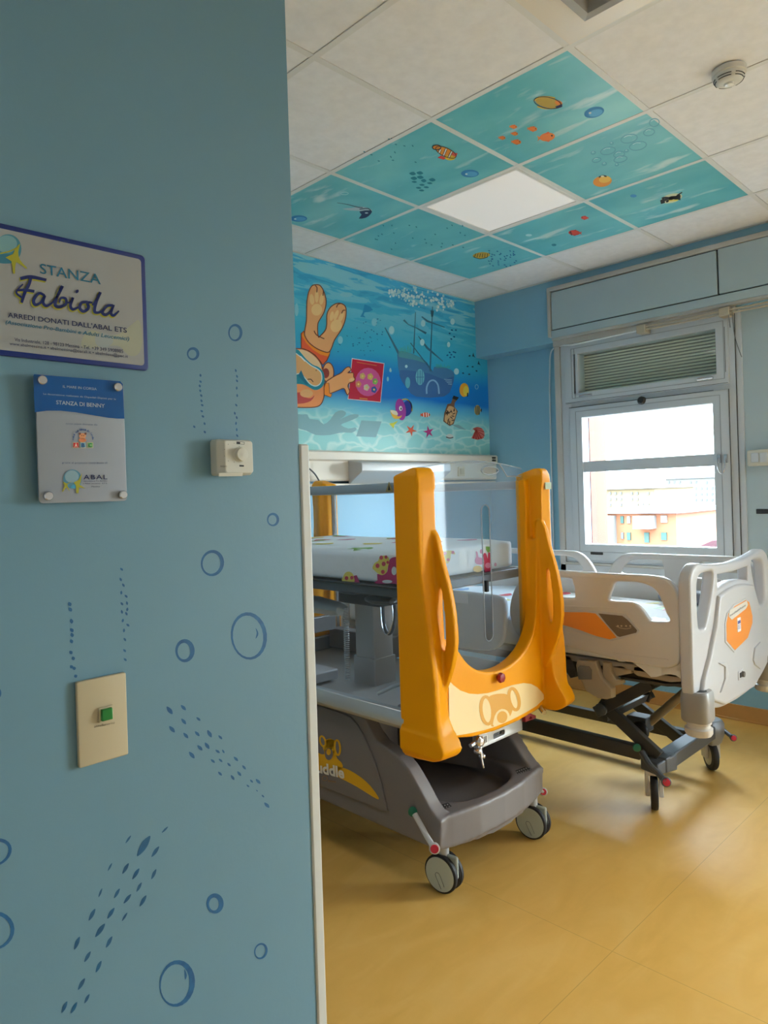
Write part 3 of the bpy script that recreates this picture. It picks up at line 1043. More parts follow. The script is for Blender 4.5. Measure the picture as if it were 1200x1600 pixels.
# wreck of a sailing ship
S = Art(mb, 'y', YA, -1, (580, 430, 5.7158), .0003)
HU = flat(72, 130, 178)
HU2 = flat(62, 112, 172)
S.poly([(240, 680), (330, 690), (430, 730), (500, 780), (550, 860), (560, 820), (640, 822), (720, 850), (742, 900), (718, 1000), (650, 1085), (400, 1085), (330, 1020), (275, 950), (245, 850), (235, 760)], HU, 2, smooth=2)
S.poly([(255, 850), (400, 860), (520, 880), (650, 930), (735, 905), (718, 1000), (650, 1085), (400, 1085), (330, 1020), (275, 950)], HU2, 3, smooth=2)
S.poly([(240, 680), (330, 690), (430, 730), (500, 790), (400, 760), (245, 730)], flat(84, 158, 176), 3)
MS = flat(66, 120, 150)
S.line([(122, 468), (245, 700)], [9, 22], MS, 3)
S.line([(395, 330), (378, 700)], [6, 12], MS, 3)
S.line([(547, 280), (525, 860)], [7, 14], MS, 3)
S.line([(290, 400), (330, 440), (400, 470), (490, 520)], [18, 8, 8, 20], MS, 3)
S.line([(450, 370), (500, 410), (570, 435), (655, 465)], [10, 18, 10, 8], MS, 3)
S.poly([(528, 312), (560, 318), (552, 370), (535, 372)], MS, 3)
S.line([(350, 605), (545, 860)], 9, MS, 3)
S.line([(420, 545), (500, 650), (640, 770)], [6, 20, 7], MS, 3)
S.ell(435, 910, 40, 72, flat(110, 190, 206), 4)
for d in (-20, 0, 20):
    S.line([(435 + d, 850), (435 + d, 970)], 5, HU2, 5)
S.line([(398, 910), (472, 910)], 5, HU2, 5)
S.ell(325, 960, 22, 50, flat(96, 180, 200), 4)
S.line([(495, 1060), (495, 1000), (520, 950), (560, 940), (595, 980), (605, 1060)], 14, flat(140, 188, 222), 4, smooth=4)
for k in range(4):
    S.line([(650 + k * 12, 930 + k * 14), (720, 935 + k * 14)], 4, flat(170, 210, 226), 4)
for k in range(16):
    x = 250 + k * 7
    S.line([(x, 690), (x + random.uniform(-4, 4), 690 - random.uniform(15, 70))], 3, flat(84, 180, 160), 4)
    S.line([(580 + k * 8, 830), (580 + k * 8, 830 - random.uniform(8, 45))], 3, flat(84, 180, 150), 4)
# foam of bubbles
WB = flat(226, 242, 244)
WB2 = flat(180, 222, 230)
for i in range(170):
    t = random.random()
    x = 160 + 590 * t
    y = 150 + 110 * t + random.gauss(0, 26 * (0.5 + sin(t * pi)))
    r = random.uniform(4, 13)
    S.ell(x, max(y, 60 + 150 * t * .9), r, r * 1.25, WB if i % 2 else WB2, 1 + i % 3, n=8)
for x, y, rx, ry in ((180, 490, 22, 34), (462, 430, 20, 30), (312, 815, 12, 14), (725, 415, 20, 28), (455, 600, 20, 30), (170, 845, 8, 16), (690, 620, 14, 24), (760, 860, 22, 28)):
    S.ell(x, y, rx, ry, WB2, 5)
for x, y in ((700, 520), (720, 490), (740, 550), (715, 570), (755, 490), (680, 715), (700, 690), (735, 685), (750, 690), (715, 710), (740, 730), (705, 735), (860, 815), (905, 818), (878, 720), (940, 855), (820, 875), (875, 885)):
    S.leaf(x, y, 20, 13, random.uniform(-20, 40), DB if x < 800 else flat(20, 60, 100), 2)
for x, y in ((915, 715), (963, 785)):
    S.poly([(x - 14, y + 12), (x - 4, y - 24), (x + 2, y), (x + 14, y + 22), (x - 2, y + 10)], flat(18, 50, 90), 2)
# creatures on the sand
S.ell(318, 1190, 48, 72, flat(28, 52, 150), 3, rot=12)
S.ell(262, 1200, 46, 98, flat(176, 60, 168), 4, rot=-8)
S.line([(275, 1112), (320, 1110), (360, 1160), (362, 1215)], 9, flat(240, 204, 40), 3, smooth=3)
S.ell(262, 1190, 15, 22, flat(250, 250, 250), 5)
S.ell(265, 1193, 6, 11, flat(20, 20, 30), 6)
S.poly([(168, 1205), (200, 1225), (240, 1262), (272, 1250), (260, 1275), (215, 1285), (185, 1260)], flat(248, 190, 60), 5, smooth=2)
S.poly([(170, 1205), (225, 1215), (235, 1250), (190, 1240)], flat(250, 236, 210), 6, smooth=2)
S.poly([(160, 1325), (195, 1318), (240, 1300), (205, 1340), (200, 1370)], flat(220, 218, 60), 3)
S.ell(485, 1247, 40, 21, flat(236, 92, 50), 3)
S.poly([(450, 1247), (440, 1230), (440, 1265)], flat(236, 92, 50), 3)
for x in (466, 490, 508):
    S.line([(x, 1230), (x + 2, 1266)], 7, flat(250, 246, 240), 4)


def star(cx, cy, r, rot, m, sx=1.0):
    P = []
    for k in range(10):
        a = radians(rot + 36 * k)
        q = r if k % 2 == 0 else r * .34
        P.append((cx + q * cos(a) * sx, cy + q * sin(a)))
    S.poly(P, m, 3)


star(355, 1385, 56, 10, flat(236, 96, 60), 1.0)
star(512, 1400, 60, -30, flat(190, 50, 130), .85)
S.poly([(735, 1075), (782, 1092), (745, 1140), (742, 1175), (772, 1215), (735, 1330), (700, 1347), (643, 1305), (652, 1230), (680, 1152), (712, 1145)], flat(122, 84, 58), 3)
S.poly([(690, 1170), (735, 1180), (760, 1220), (728, 1320), (700, 1330), (655, 1300), (665, 1235)], flat(214, 170, 120), 4, smooth=2)
for k in range(16):
    S.leaf(random.uniform(672, 742), random.uniform(1190, 1315), 34, 9, random.uniform(0, 180), flat(66, 46, 36), 5)
S.poly([(735, 1075), (782, 1092), (762, 1118), (722, 1100)], flat(30, 28, 26), 5)
S.poly([(715, 1335), (780, 1335), (850, 1382), (790, 1372)], SH, 1)
S.ell(830, 1025, 42, 62, flat(246, 176, 40), 3)
S.ell(846, 1035, 26, 46, flat(240, 214, 80), 4)
S.line([(860, 1050), (858, 1085)], 10, flat(20, 20, 20), 5)
S.ring(941, 997, 14, 20, 4, flat(170, 214, 236), 3)
S.ell(948, 1205, 28, 46, flat(196, 176, 110), 3)
for x in (935, 950, 962):
    S.line([(x, 1168), (x + 2, 1245)], 7, flat(60, 54, 50), 4)
S.poly([(970, 1205), (988, 1190), (986, 1225)], flat(60, 54, 50), 3)
for k in range(13):
    a = radians(-160 + k * 15.5)
    S.poly([(905, 1372)] + [(950 + 62 * cos(a + d), 1420 + 64 * sin(a + d)) for d in (-.12, .12)], flat(200, 64, 56) if k % 2 else flat(228, 120, 104), 3 + k % 2)
for k in range(9):
    S.line([(935, 1375), (900 + k * 12, 1470 - abs(k - 4) * 3)], [3, 14], flat(196, 56, 52) if k % 2 else flat(224, 116, 100), 5)
S.ell(700, 1440, 32, 22, flat(220, 220, 216), 3)
S.line([(668, 1445), (700, 1455), (732, 1448)], 8, flat(50, 46, 50), 4, smooth=3)
o = mb.build('printed_mural', smooth=False)
tag(o, 'underwater mural print with a diving bear, sunken ship and fish above the head trunking', 'mural')

# ================================================================== CEILING PANELS
ZC = CZ + .001
cr3 = (440, 0, 1200 / 760)
cr6 = (680, 60, 1200 / 520)
cr7 = (450, 200, 3.0)
cells = {
    (0, 0): 'turquoise ceiling panel printed with a yellow fish and six small orange fish',
    (1, 0): 'turquoise ceiling panel printed with clear bubbles and one orange puffer fish',
    (2, 0): 'turquoise ceiling panel printed with a black and white striped fish',
    (0, 1): 'turquoise ceiling panel printed with a clownfish and a shoal of teal fish',
    (0, 2): 'turquoise ceiling panel printed with a manta ray',
    (1, 2): 'turquoise ceiling panel printed with white clouds and tiny dark dots only',
    (2, 2): 'turquoise ceiling panel printed with one striped golden shell',
    (2, 1): 'turquoise ceiling panel printed with two small red fish',
}


def fish(a, cx, cy, L, H, m, m2, rot=0, tail=-1):
    c_, s_ = cos(radians(rot)), sin(radians(rot))

    def T(x, y):
        return (cx + x * c_ - y * s_, cy + x * s_ + y * c_)
    a.ell(cx, cy, L * .42, H * .5, m, 2, rot=rot)
    a.poly([T(tail * L * .34, 0), T(tail * L * .55, -H * .34), T(tail * L * .5, 0), T(tail * L * .55, H * .34)], m, 2)
    a.poly([T(-L * .2, -H * .38), T(L * .1, -H * .62), T(L * .18, -H * .4)], m2, 3)
    a.poly([T(-L * .2, H * .38), T(L * .05, H * .6), T(L * .15, H * .4)], m2, 3)
    a.ell(*T(-tail * L * .26, -H * .1), L * .05, L * .05, flat(20, 20, 20), 4, n=8)


def bubble(a, cx, cy, rx, ry, rot=-15):
    a.ell(cx, cy, rx, ry, flat(52, 138, 200), 2, rot=rot)
    a.ell(cx + rx * .15, cy + ry * .1, rx * .7, ry * .65, flat(92, 174, 222), 3, rot=rot)
    a.ell(cx - rx * .4, cy + ry * .1, rx * .14, ry * .2, flat(230, 244, 250), 4, rot=rot)


for (i, j), lab in cells.items():
    mb = MB().box((i * G0 + .011, j * G0 + .011, ZC), (i * G0 + G0 - .0125, j * G0 + G0 - .0125, CZ + .02), M_SEA)
    a6 = Art(mb, 'z', ZC, -1, cr6, .0003)
    a7 = Art(mb, 'z', ZC, -1, cr7, .0003)
    DT = flat(30, 130, 150)
    if (i, j) == (0, 0):
        a6.ell(408, 231, 48, 19, flat(196, 164, 60), 2, rot=10)
        a6.ring(405, 231, 49, 20, 3, flat(30, 40, 60), 4, rot=10)
        a6.line([(355, 225), (372, 212), (400, 210), (432, 214)], 5, flat(236, 206, 60), 3, smooth=3)
        a6.line([(368, 245), (395, 252), (425, 252)], 5, flat(226, 190, 60), 3, smooth=3)
        a6.ell(445, 232, 14, 9, flat(238, 140, 40), 3, rot=20)
        a6.poly([(432, 245), (458, 235), (458, 246), (440, 252)], flat(30, 40, 90), 4)
        bubble(a6, 573, 266, 37, 19)
        for x, y, L in ((283, 318, 30), (352, 326, 38), (287, 343, 28), (242, 358, 28), (294, 373, 38), (404, 355, 66)):
            fish(a6, x, y, L, L * .46, flat(244, 130, 36), flat(236, 96, 30), rot=4 if L < 60 else -8, tail=-1)
    elif (i, j) == (1, 0):
        BB = flat(96, 170, 190)
        for x, y, rx, ry in ((790, 303, 18, 14), (771, 338, 20, 12), (699, 361, 30, 15), (731, 387, 31, 15), (623, 405, 27, 13), (663, 418, 20, 11), (668, 435, 24, 11), (582, 438, 16, 8), (636, 378, 6, 4), (570, 412, 8, 5), (610, 452, 8, 5), (690, 405, 7, 4), (655, 455, 6, 4)):
            a6.ring(x, y, rx, ry, 3.2, BB, 2, rot=-12)
            a6.line([(x - rx * .6, y - ry * .3), (x - rx * .2, y - ry * .75), (x + rx * .3, y - ry * .7)], 1.6, flat(206, 234, 238), 3, smooth=3)
        a6.ell(603, 515, 34, 20, flat(246, 156, 40), 2, rot=-8)
        a6.ell(612, 508, 22, 12, flat(252, 200, 80), 3, rot=-8)
        a6.line([(590, 500), (603, 494), (618, 497)], 5, flat(50, 50, 40), 4, smooth=3)
        a6.ell(603, 496, 6, 3, flat(240, 240, 220), 5)
    elif (i, j) == (2, 0):
        a = Art(mb, 'z', ZC, -1, cr3, .0003)
        a.ell(962, 489, 27, 11, flat(226, 222, 180), 2, rot=-14)
        for q in (-14, 0, 12):
            a.line([(944 + q * .4, 494 + q * .3), (962 + q, 486 - q * .1), (984, 486 - q * .35)], 5, flat(24, 26, 30), 3, smooth=3)
        a.poly([(934, 494), (944, 488), (946, 500), (936, 503)], flat(24, 26, 30), 3)
        a.line([(955, 495), (978, 493)], 3, flat(236, 214, 80), 4)
        a.line([(975, 482), (988, 474)], 3, flat(40, 40, 40), 3)
        a.ell(868, 483, 8, 4, flat(70, 150, 206), 2)
    elif (i, j) == (0, 1):
        a7.ell(740, 112, 52, 20, flat(242, 150, 30), 2, rot=24)
        a7.ell(697, 89, 20, 11, flat(242, 150, 30), 2)
        a7.ell(760, 138, 24, 13, flat(236, 200, 40), 3)
        a7.poly([(700, 138), (718, 128), (742, 140), (730, 148)], flat(226, 70, 60), 3)
        a7.poly([(762, 112), (795, 118), (785, 140), (770, 130)], flat(226, 84, 70), 3)
        for l in ([(715, 100), (708, 115)], [(742, 96), (728, 130)], [(768, 108), (752, 140)]):
            a7.line(l, 11, flat(30, 24, 30), 4)
            a7.line(l, 6, flat(248, 244, 236), 5)
        a7.ring(740, 112, 52, 20, 3, flat(60, 30, 30), 6, rot=24)
        a7.ring(697, 89, 20, 11, 4, flat(40, 24, 30), 6)
        for x, y in ((584, 213), (618, 210), (590, 235), (620, 230), (592, 252), (636, 246), (676, 242), (664, 258), (628, 266), (648, 277), (612, 280), (626, 292)):
            a7.leaf(x, y, 32 if y < 245 else 26, 15 if y < 250 else 9, 4, DT, 2)
        bubble(a7, 853, 213, 42, 18, 0)
        for k in range(14):
            a7.leaf(random.uniform(330, 640), random.uniform(30, 160), 12, 5, random.uniform(0, 60), DT, 2)
    elif (i, j) == (0, 2):
        a7.poly([(255, 378), (300, 374), (345, 368), (385, 378), (392, 390), (340, 388), (290, 386)], flat(196, 206, 212), 2, smooth=2)
        a7.poly([(335, 390), (390, 385), (388, 402), (365, 420), (332, 424), (345, 405)], flat(30, 52, 96), 3, smooth=2)
        a7.line([(230, 350), (280, 358), (325, 370), (350, 372)], [2, 3, 4, 4], flat(70, 90, 110), 3, smooth=3)
        a7.line([(335, 380), (375, 376), (392, 392)], 4, flat(30, 50, 80), 4, smooth=3)
        a7.ell(368, 397, 8, 3, flat(210, 220, 230), 5)
        bubble(a7, 50, 424, 40, 15, 0)
        a7.ring(265, 306, 18, 6, 2.5, flat(190, 226, 230), 2)
    elif (i, j) == (1, 2):
        for k in range(26):
            a7.leaf(random.uniform(400, 840), random.uniform(440, 570), 9, 5, random.uniform(0, 90), DT, 2)
    elif (i, j) == (2, 2):
        a7.poly([(865, 600), (880, 588), (910, 581), (940, 586), (946, 596), (930, 607), (900, 613)], flat(214, 172, 60), 2, smooth=2)
        for k in range(6):
            a7.line([(880 + k * 11, 588), (874 + k * 12, 606)], 3, flat(90, 70, 30), 3)
        a7.line([(868, 603), (900, 613), (935, 605)], 3, flat(60, 50, 40), 3, smooth=2)
        for k in range(34):
            a7.leaf(random.uniform(940, 1070), random.uniform(575, 650), 10, 5, random.uniform(0, 60), flat(40, 120, 170), 2)
    elif (i, j) == (2, 1):
        a = Art(mb, 'z', ZC, -1, cr3, .0003)
        fish(a, 722, 574, 34, 13, flat(220, 66, 50), flat(196, 40, 40), rot=3, tail=1)
        a.line([(712, 570), (716, 580)], 3, flat(120, 30, 30), 4)
        fish(a, 747, 537, 20, 9, flat(226, 76, 56), flat(200, 40, 40), rot=3, tail=1)
        a.ell(610, 580, 8, 3, flat(190, 226, 230), 2)
        a.ell(672, 604, 6, 3, DT, 2)
    tag(mb.build('printed_ceiling_panel', smooth=False), lab, 'ceiling panel', 'turquoise sea panels set in the ceiling grid')

# flat light in the centre
lt = thing('ceiling_light', (.9, .9, CZ), 'square flat white light panel in the middle of the turquoise ceiling panels', 'ceiling light', 'square ceiling light panels')
M_DIFF = mat('opal_diffuser', (240, 236, 232), .5, emit=0.04)
MB().box((.628, .628, CZ + .004), (1.172, 1.172, CZ + .016), M_DIFF).build('diffuser', parent=lt, smooth=False)
mb = MB()
plate(mb, [(.611, .611), (1.1875, .611), (1.1875, 1.1875), (.611, 1.1875)], [[(.63, .63), (1.17, .63), (1.17, 1.17), (.63, 1.17)]], FXY(CZ - .001), .02, M_TBAR, bevel=.002)
mb.build('frame', parent=lt)
# unseen glowing panels added as fill light, modelled like the centre light
for cx_, cy_, lab_ in ((1.5, -1.5, 'added square fill light on the ceiling near the balcony door, beyond the right edge of the view'), (-1.5, 1.5, 'added square fill light on the ceiling behind the aqua partition, hidden in the view')):
    fill_panel = thing('ceiling_light', (cx_, cy_, CZ), lab_, 'ceiling light', 'square ceiling light panels')
    MB().box((cx_ - .272, cy_ - .272, CZ - .004), (cx_ + .272, cy_ + .272, CZ - .002), mat('fill_diffuser', (255, 250, 244), .5, emit=2.2)).build('diffuser', parent=fill_panel, smooth=False)
    mb = MB()
    plate(mb, [(cx_ - .288, cy_ - .288), (cx_ + .288, cy_ - .288), (cx_ + .288, cy_ + .288), (cx_ - .288, cy_ + .288)], [[(cx_ - .27, cy_ - .27), (cx_ + .27, cy_ - .27), (cx_ + .27, cy_ + .27), (cx_ - .27, cy_ + .27)]], FXY(CZ - .006), .006, M_TBAR)
    mb.build('frame', parent=fill_panel)

# air diffuser at the top edge
ad = thing('air_diffuser', (-.3, -.3, CZ), 'square grey stepped air diffuser in a pale plate at the top of the ceiling', 'air vent')
mb = MB()
plate(mb, [(-.588, -.588), (-.012, -.588), (-.012, -.012), (-.588, -.012)], [[(-.46, -.46), (-.14, -.46), (-.14, -.14), (-.46, -.14)]], FXY(CZ - .002), .006, mat('cream_plate', (232, 222, 206), .3))
mb.build('plate', parent=ad, smooth=False)
M_LOUV = mat('grey_diffuser', (168, 166, 162), .4)
for prof in (((.192, -.002), (.192, .004), (.172, .034), (.150, .030), (.142, -.02)), ((.128, -.02), (.112, .022), (.088, .018), (.082, -.02)), ((.068, -.02), (.05, .014), (.03, .01), (.028, -.02))):
    mb = MB()
    mb.loft([[Vector((-.3 + a * r, -.3 + c2 * r, CZ - z)) for a, c2 in ((-1, -1), (1, -1), (1, 1), (-1, 1))] for r, z in prof], M_LOUV, cap=False)
    mb.build('louvre', parent=ad, smooth=False)
MB().box((-.48, -.48, CZ + .03), (-.12, -.12, CZ + .05), M_GAP).build('duct', parent=ad, smooth=False)

# smoke detector
p = onplane(1139, 118, 'z', CZ - .02)
sd = thing('smoke_detector', (p.x, p.y, CZ), 'round white smoke detector on the white ceiling tiles', 'smoke detector')
mb = MB().lathe((p.x, p.y, CZ - .001), (0, 0, -1), [(0, .056), (.018, .056), (.02, .05), (.028, .05), (.040, .044), (.048, .03), (.049, 0)], flat(214, 212, 206), n=40)
mb.build('housing', parent=sd)
MB().lathe((p.x, p.y, CZ - .048), (0, 0, -1), [(0, .018), (.008, .015), (.012, 0)], mat('clear_lens', (236, 236, 232), .1)).build('lens', parent=sd)
mb = MB()
for r, z in ((.0485, .033), (.0445, .0405)):
    for q in range(5):
        a0 = q * 72 + 8
        pts = [(p.x + (r + .0008) * cos(radians(a0 + t)), p.y + (r + .0008) * sin(radians(a0 + t)), CZ - z) for t in range(0, 56, 5)]
        mb.tube(pts, .0016, M_BLK, n=6)
mb.build('slot', parent=sd)

# ================================================================== THINGS ON THE PARTITION
# room sign
sg = thing('room_sign', (-1.9, YP, 1.7), 'white landscape room sign with blue border, reading STANZA Fabiola', 'sign')
corners = [(225.5, 399.5), (233.5, 579.8), (-60, 545.5), (-60, 335)]
P = [onplane(u, v, 'y', YP - .006) for u, v in corners]
zt, zb_, xr = (P[0].z), (P[1].z), (P[0].x + P[1].x) / 2
xl = xr - .297
mb = MB()
plate(mb, rrect(xl, zb_, xr, zt, .008), [], FXZ(YP - .006), .0058, mat('sign_blue_border', (0, 34, 108), .35), bevel=.0015)
mb.build('backing_panel', parent=sg)
mb = MB()
M_SIGNW = mat('sign_white', (150, 152, 152), .35, noise=0.04, nscale=9)
plate(mb, rrect(xl + .0085, zb_ + .0085, xr - .0085, zt - .0085, .006), [], FXZ(YP - .0066), .002, M_SIGNW)
a = Art(mb, 'y', YP - .0067, -1, (0, 340, 4.8), .0003)
a.poly([(640, 870), (700, 845), (800, 880), (900, 870), (1000, 790), (1040, 770), (1060, 830), (1066, 950), (1030, 1030), (960, 1030), (880, 960), (700, 980), (610, 960)], flat(156, 158, 140), 1, smooth=3)
a.poly([(720, 880), (800, 870), (850, 930), (780, 980), (720, 950)], flat(148, 156, 156), 2, smooth=3)
TE = flat(8, 98, 128)
NV = flat(10, 28, 80)
YG = flat(158, 156, 36)
a.ell(60, 235, 100, 110, flat(62, 128, 146), 1, rot=0, n=32)
a.ell(50, 200, 78, 66, flat(110, 154, 162), 2, n=24)
a.ell(40, 310, 90, 36, flat(40, 112, 136), 2, n=24)
a.poly([(150, 195), (135, 260), (150, 320), (200, 375), (190, 382), (120, 335), (112, 415), (95, 415), (85, 330), (40, 300), (95, 275), (110, 240)], YG, 3, smooth=2)
a.line([(0, 270), (40, 262), (80, 250), (130, 225)], 10, YG, 3, smooth=3)
# STANZA with serifs
a.text('STANZA', (300, 418), (755, 502), 74, TE, 3, up=(-.03, -1), bold=.004)
# Fabiola, hand lettered
FB = [([(150, 460), (230, 447), (345, 470)], [22, 24, 18]), ([(232, 440), (215, 500), (185, 560), (160, 640)], [18, 22, 22, 16]), ([(120, 548), (180, 545), (255, 555)], [12, 18, 20]), ([(160, 600), (120, 560), (170, 500)], [12, 12, 8]),
      ([(330, 585), (290, 570), (250, 620), (262, 655), (300, 640), (335, 585), (320, 635), (345, 665), (390, 640)], [16, 18, 20, 20, 16, 16, 18, 18, 12]),
      ([(390, 640), (430, 590), (465, 515), (440, 560), (410, 650), (440, 672), (490, 650), (490, 610), (455, 605), (440, 640)], [12, 16, 20, 18, 20, 20, 20, 16, 14, 10]),
      ([(490, 640), (530, 635), (545, 600), (525, 660), (545, 690), (590, 670)], [10, 12, 18, 20, 18, 12]),
      ([(655, 635), (610, 640), (595, 680), (625, 705), (660, 680), (655, 640), (690, 640)], [18, 20, 20, 20, 20, 18, 10]),
      ([(690, 660), (730, 600), (750, 560), (720, 630), (705, 700), (730, 715), (770, 700)], [10, 16, 20, 20, 20, 16, 12]),
      ([(845, 660), (800, 665), (765, 710), (790, 730), (830, 700), (850, 655), (830, 715), (850, 735), (890, 700)], [16, 18, 20, 20, 16, 16, 18, 18, 8])]
for k, (pts, wd) in enumerate(FB):
    a.line([(x - 5, y + 7) for x, y in pts], [w_ + 8 for w_ in wd], YG, 3 + (k % 3) * .3, smooth=5)
    a.line(pts, [w_ + 3 for w_ in wd], mat('sign_ink', (8, 30, 96), .35), 5 + (k % 3) * .3, smooth=5)
a.leaf(575, 555, 32, 22, -60, MATS['sign_ink'], 6)
a.text("ARREDI DONATI DALL'ABAL ETS", (58, 748), (950, 864), 36, NV, 3, up=(-.03, -1), bold=.012)
a.text('(Associazione Pro-Bambini e Adulti Leucemici)', (40, 797), (968, 924), 28, TE, 3, up=(-.03, -1), shear=.2, bold=.01)
a.text('Via Industriale, 128 - 98123 Messina - Tel. +39 349 5908985', (108, 926), (922, 1016), 25, NV, 3, up=(-.03, -1))
a.text('www.abalmessina.it \u2022 abalmessina@tiscali.it \u2022 abalmless@pec.it', (70, 955), (958, 1052), 22, NV, 3, up=(-.03, -1))
mb.build('print', parent=sg, smooth=False)

# acrylic plaque
pq = thing('acrylic_plaque', (-1.72, YP, 1.5), 'small upright blue and white acrylic plaque with four metal studs, below the room sign', 'plaque')
YQ = YP - .016
Q = [onplane(u, v, 'y', YQ) for u, v in ((54, 585), (191.5, 595.5), (200, 783), (62, 786))]
xl, xr = (Q[0].x + Q[3].x) / 2, (Q[1].x + Q[2].x) / 2
zt, zb_ = (Q[0].z + Q[1].z) / 2, (Q[2].z + Q[3].z) / 2
mb = MB()
plate(mb, rrect(xl, zb_, xr, zt, .006), [], FXZ(YQ), .004, mat('plaque_white', (148, 154, 164), .25), bevel=.001)
mb.build('backing_panel', parent=pq)
mb = MB()
a = Art(mb, 'y', YQ - .0005, -1, (40, 570, 6.6667), .0003)
PB = mat('plaque_blue', (0, 78, 146), .25)
a.poly([(88, 98), (985, 172), (1012, 200), (1028, 562), (960, 560), (860, 552), (700, 525), (520, 495), (360, 478), (220, 478), (95, 495), (78, 120)], PB, 1)
WT = flat(158, 178, 192)
a.text('IL MARE IN CORSIA', (388, 238), (740, 266), 26, WT, 2, up=(-.02, -1))
a.text('La decorazione realizzata da Ospedali Dipinti per la', (185, 310), (940, 366), 17, WT, 2, up=(-.02, -1))
a.text('STANZA DI BENNY', (318, 410), (824, 448), 40, WT, 2, up=(-.02, -1), bold=.01)
mb.build('header_print', parent=pq, smooth=False)
mb = MB()
a = Art(mb, 'y', YQ - .0005, -1, (40, 570, 6.6667), .0003)
a.text('sono state donate da', (418, 620), (746, 632), 17, flat(60, 80, 120), 2, up=(-.02, -1))
# arched words over the little bear
for k, ch in enumerate('Amici dei Bimbi in Corsia'):
    if ch == ' ':
        continue
    t = radians(182 - k * 7.6 + 0)
    cx, cy = 597 + 95 * cos(t) * 1.0, 775 - 92 * sin(t)
    dx, dy = sin(t), cos(t)
    a.text(ch, (cx - dx * 6, cy - dy * 6 * -1 * -1), (cx + dx * 6, cy + dy * 6), 19, flat(36, 76, 140), 2, up=(cos(t), -sin(t)), bold=.02)
a.ell(592, 742, 36, 30, flat(222, 150, 100), 2)
a.ell(563, 718, 12, 12, flat(120, 70, 50), 3)
a.ell(622, 718, 12, 12, flat(120, 70, 50), 3)
a.ell(592, 785, 40, 22, flat(214, 130, 84), 2)
a.ell(582, 738, 4, 5, flat(30, 20, 20), 4)
a.ell(602, 738, 4, 5, flat(30, 20, 20), 4)
for k, (c1, ch) in enumerate((((206, 40, 44), 'A'), ((120, 170, 190), 'B'), ((120, 170, 110), 'C'))):
    x0 = 488 + k * 74
    a.poly([(x0, 806), (x0 + 66, 806), (x0 + 68, 868), (x0 + 2, 868)], flat(186, 176, 150), 2)
    a.poly([(x0 + 7, 812), (x0 + 60, 812), (x0 + 62, 862), (x0 + 8, 862)], flat(*c1), 3)
    a.text(ch, (x0 + 18, 858), (x0 + 50, 858), 40, flat(*((236, 200, 180), (20, 70, 120), (30, 120, 60))[k]), 4, up=(0, -1), bold=.03)
mb.build('bear_logo_print', parent=pq, smooth=False)
mb = MB()
a = Art(mb, 'y', YQ - .0005, -1, (40, 570, 6.6667), .0003)
a.text('grazie al prezioso contributo di', (378, 1028), (850, 1030), 18, flat(60, 80, 120), 2, up=(-.02, -1))
a.ell(487, 1190, 96, 98, flat(76, 134, 160), 2, n=32)
a.ell(480, 1165, 72, 66, flat(124, 156, 170), 3, n=24)
a.ell(520, 1262, 56, 22, flat(60, 150, 190), 3, rot=-20, n=24)
a.poly([(585, 1125), (572, 1215), (560, 1250), (622, 1290), (555, 1275), (548, 1340), (525, 1335), (520, 1262), (500, 1225), (548, 1200)], YG, 4)
a.poly([(480, 1210), (430, 1250), (460, 1325), (420, 1275), (385, 1325), (375, 1320), (405, 1262), (385, 1215), (430, 1238)], YG, 4)
a.text('ABAL', (602, 1192), (850, 1192), 46, flat(20, 30, 80), 2, up=(-.02, -1), bold=.015, spacing=1.2)
a.text('Associazione Pro Bambini', (602, 1218), (848, 1216), 14, NV, 2, up=(-.02, -1))
a.text('e Adulti Leucemici - E.T.S.', (598, 1243), (850, 1241), 14, NV, 2, up=(-.02, -1))
a.text('Messina', (684, 1275), (772, 1274), 14, NV, 2, up=(-.02, -1))
mb.build('globe_logo_print', parent=pq, smooth=False)
for (u, v) in ((66, 594), (184, 605), (75.5, 775), (192, 773)):
    p = onplane(u, v, 'y', YQ - .004)
    MB().lathe((p.x, YP, p.z), (0, -1, 0), [(0, .0065), (.0158, .0065), (.0158, .0074), (.023, .0074), (.0245, .0062), (.0245, 0)], M_STEEL).build('stud', parent=pq)

# thermostat
th = thing('thermostat', (-1.375, YP, 1.48), 'cream dial thermostat on the aqua wall', 'thermostat')
mb = MB()
p0, p1 = onplane(326, 744, 'y', YP), onplane(384, 686, 'y', YP - .03)
x0, x1, z0, z1 = -1.418, -1.338, 1.444, 1.514
rings = []
for y, dx0, dz, dzt in ((YP, 0, 0, 0), (YP - .022, 0, 0, 0), (YP - .034, .012, .004, .003)):
    rings.append([Vector((q[0], y, q[1])) for q in rrect(x0 + dx0, z0 + dz, x1 - dx0 * .3, z1 - dzt, .006)])
mb.loft(rings, M_TSTAT)
mb.build('housing', parent=th, bevel=.0015)
cx, cz_ = -1.372, 1.484
MB().lathe((cx, YP - .033, cz_), (0, -1, 0), [(0, .0155), (.002, .0155), (.003, .0135), (.011, .0125), (.012, 0)], M_TSTAT).build('dial', parent=th)
mb = MB()
a = Art(mb, 'y', YP - .0345, -1, (0, 330, 2.6667), .0003)
for t in range(0, 360, 40):
    a.ell(969 + 36 * cos(radians(t)), 1006 + 40 * sin(radians(t)), 1.6, 1.6, M_BLK, 1, n=6)
a.poly([(985, 960), (1018, 962), (1018, 972), (985, 970)], M_BLK, 1)
a.poly([(1000, 963), (1016, 964), (1016, 970), (1000, 969)], flat(220, 216, 200), 2)
a.text('FRIGERIO', (918, 1067), (945, 1067), 7, M_BLK, 1)
a.poly([(997, 1057), (1016, 1058), (1016, 1065), (997, 1064)], M_BLK, 1)
a.poly([(913, 1091), (1012, 1089), (1010, 1104), (911, 1105)], flat(196, 190, 172), 1)
mb.build('marking', parent=th, smooth=False)

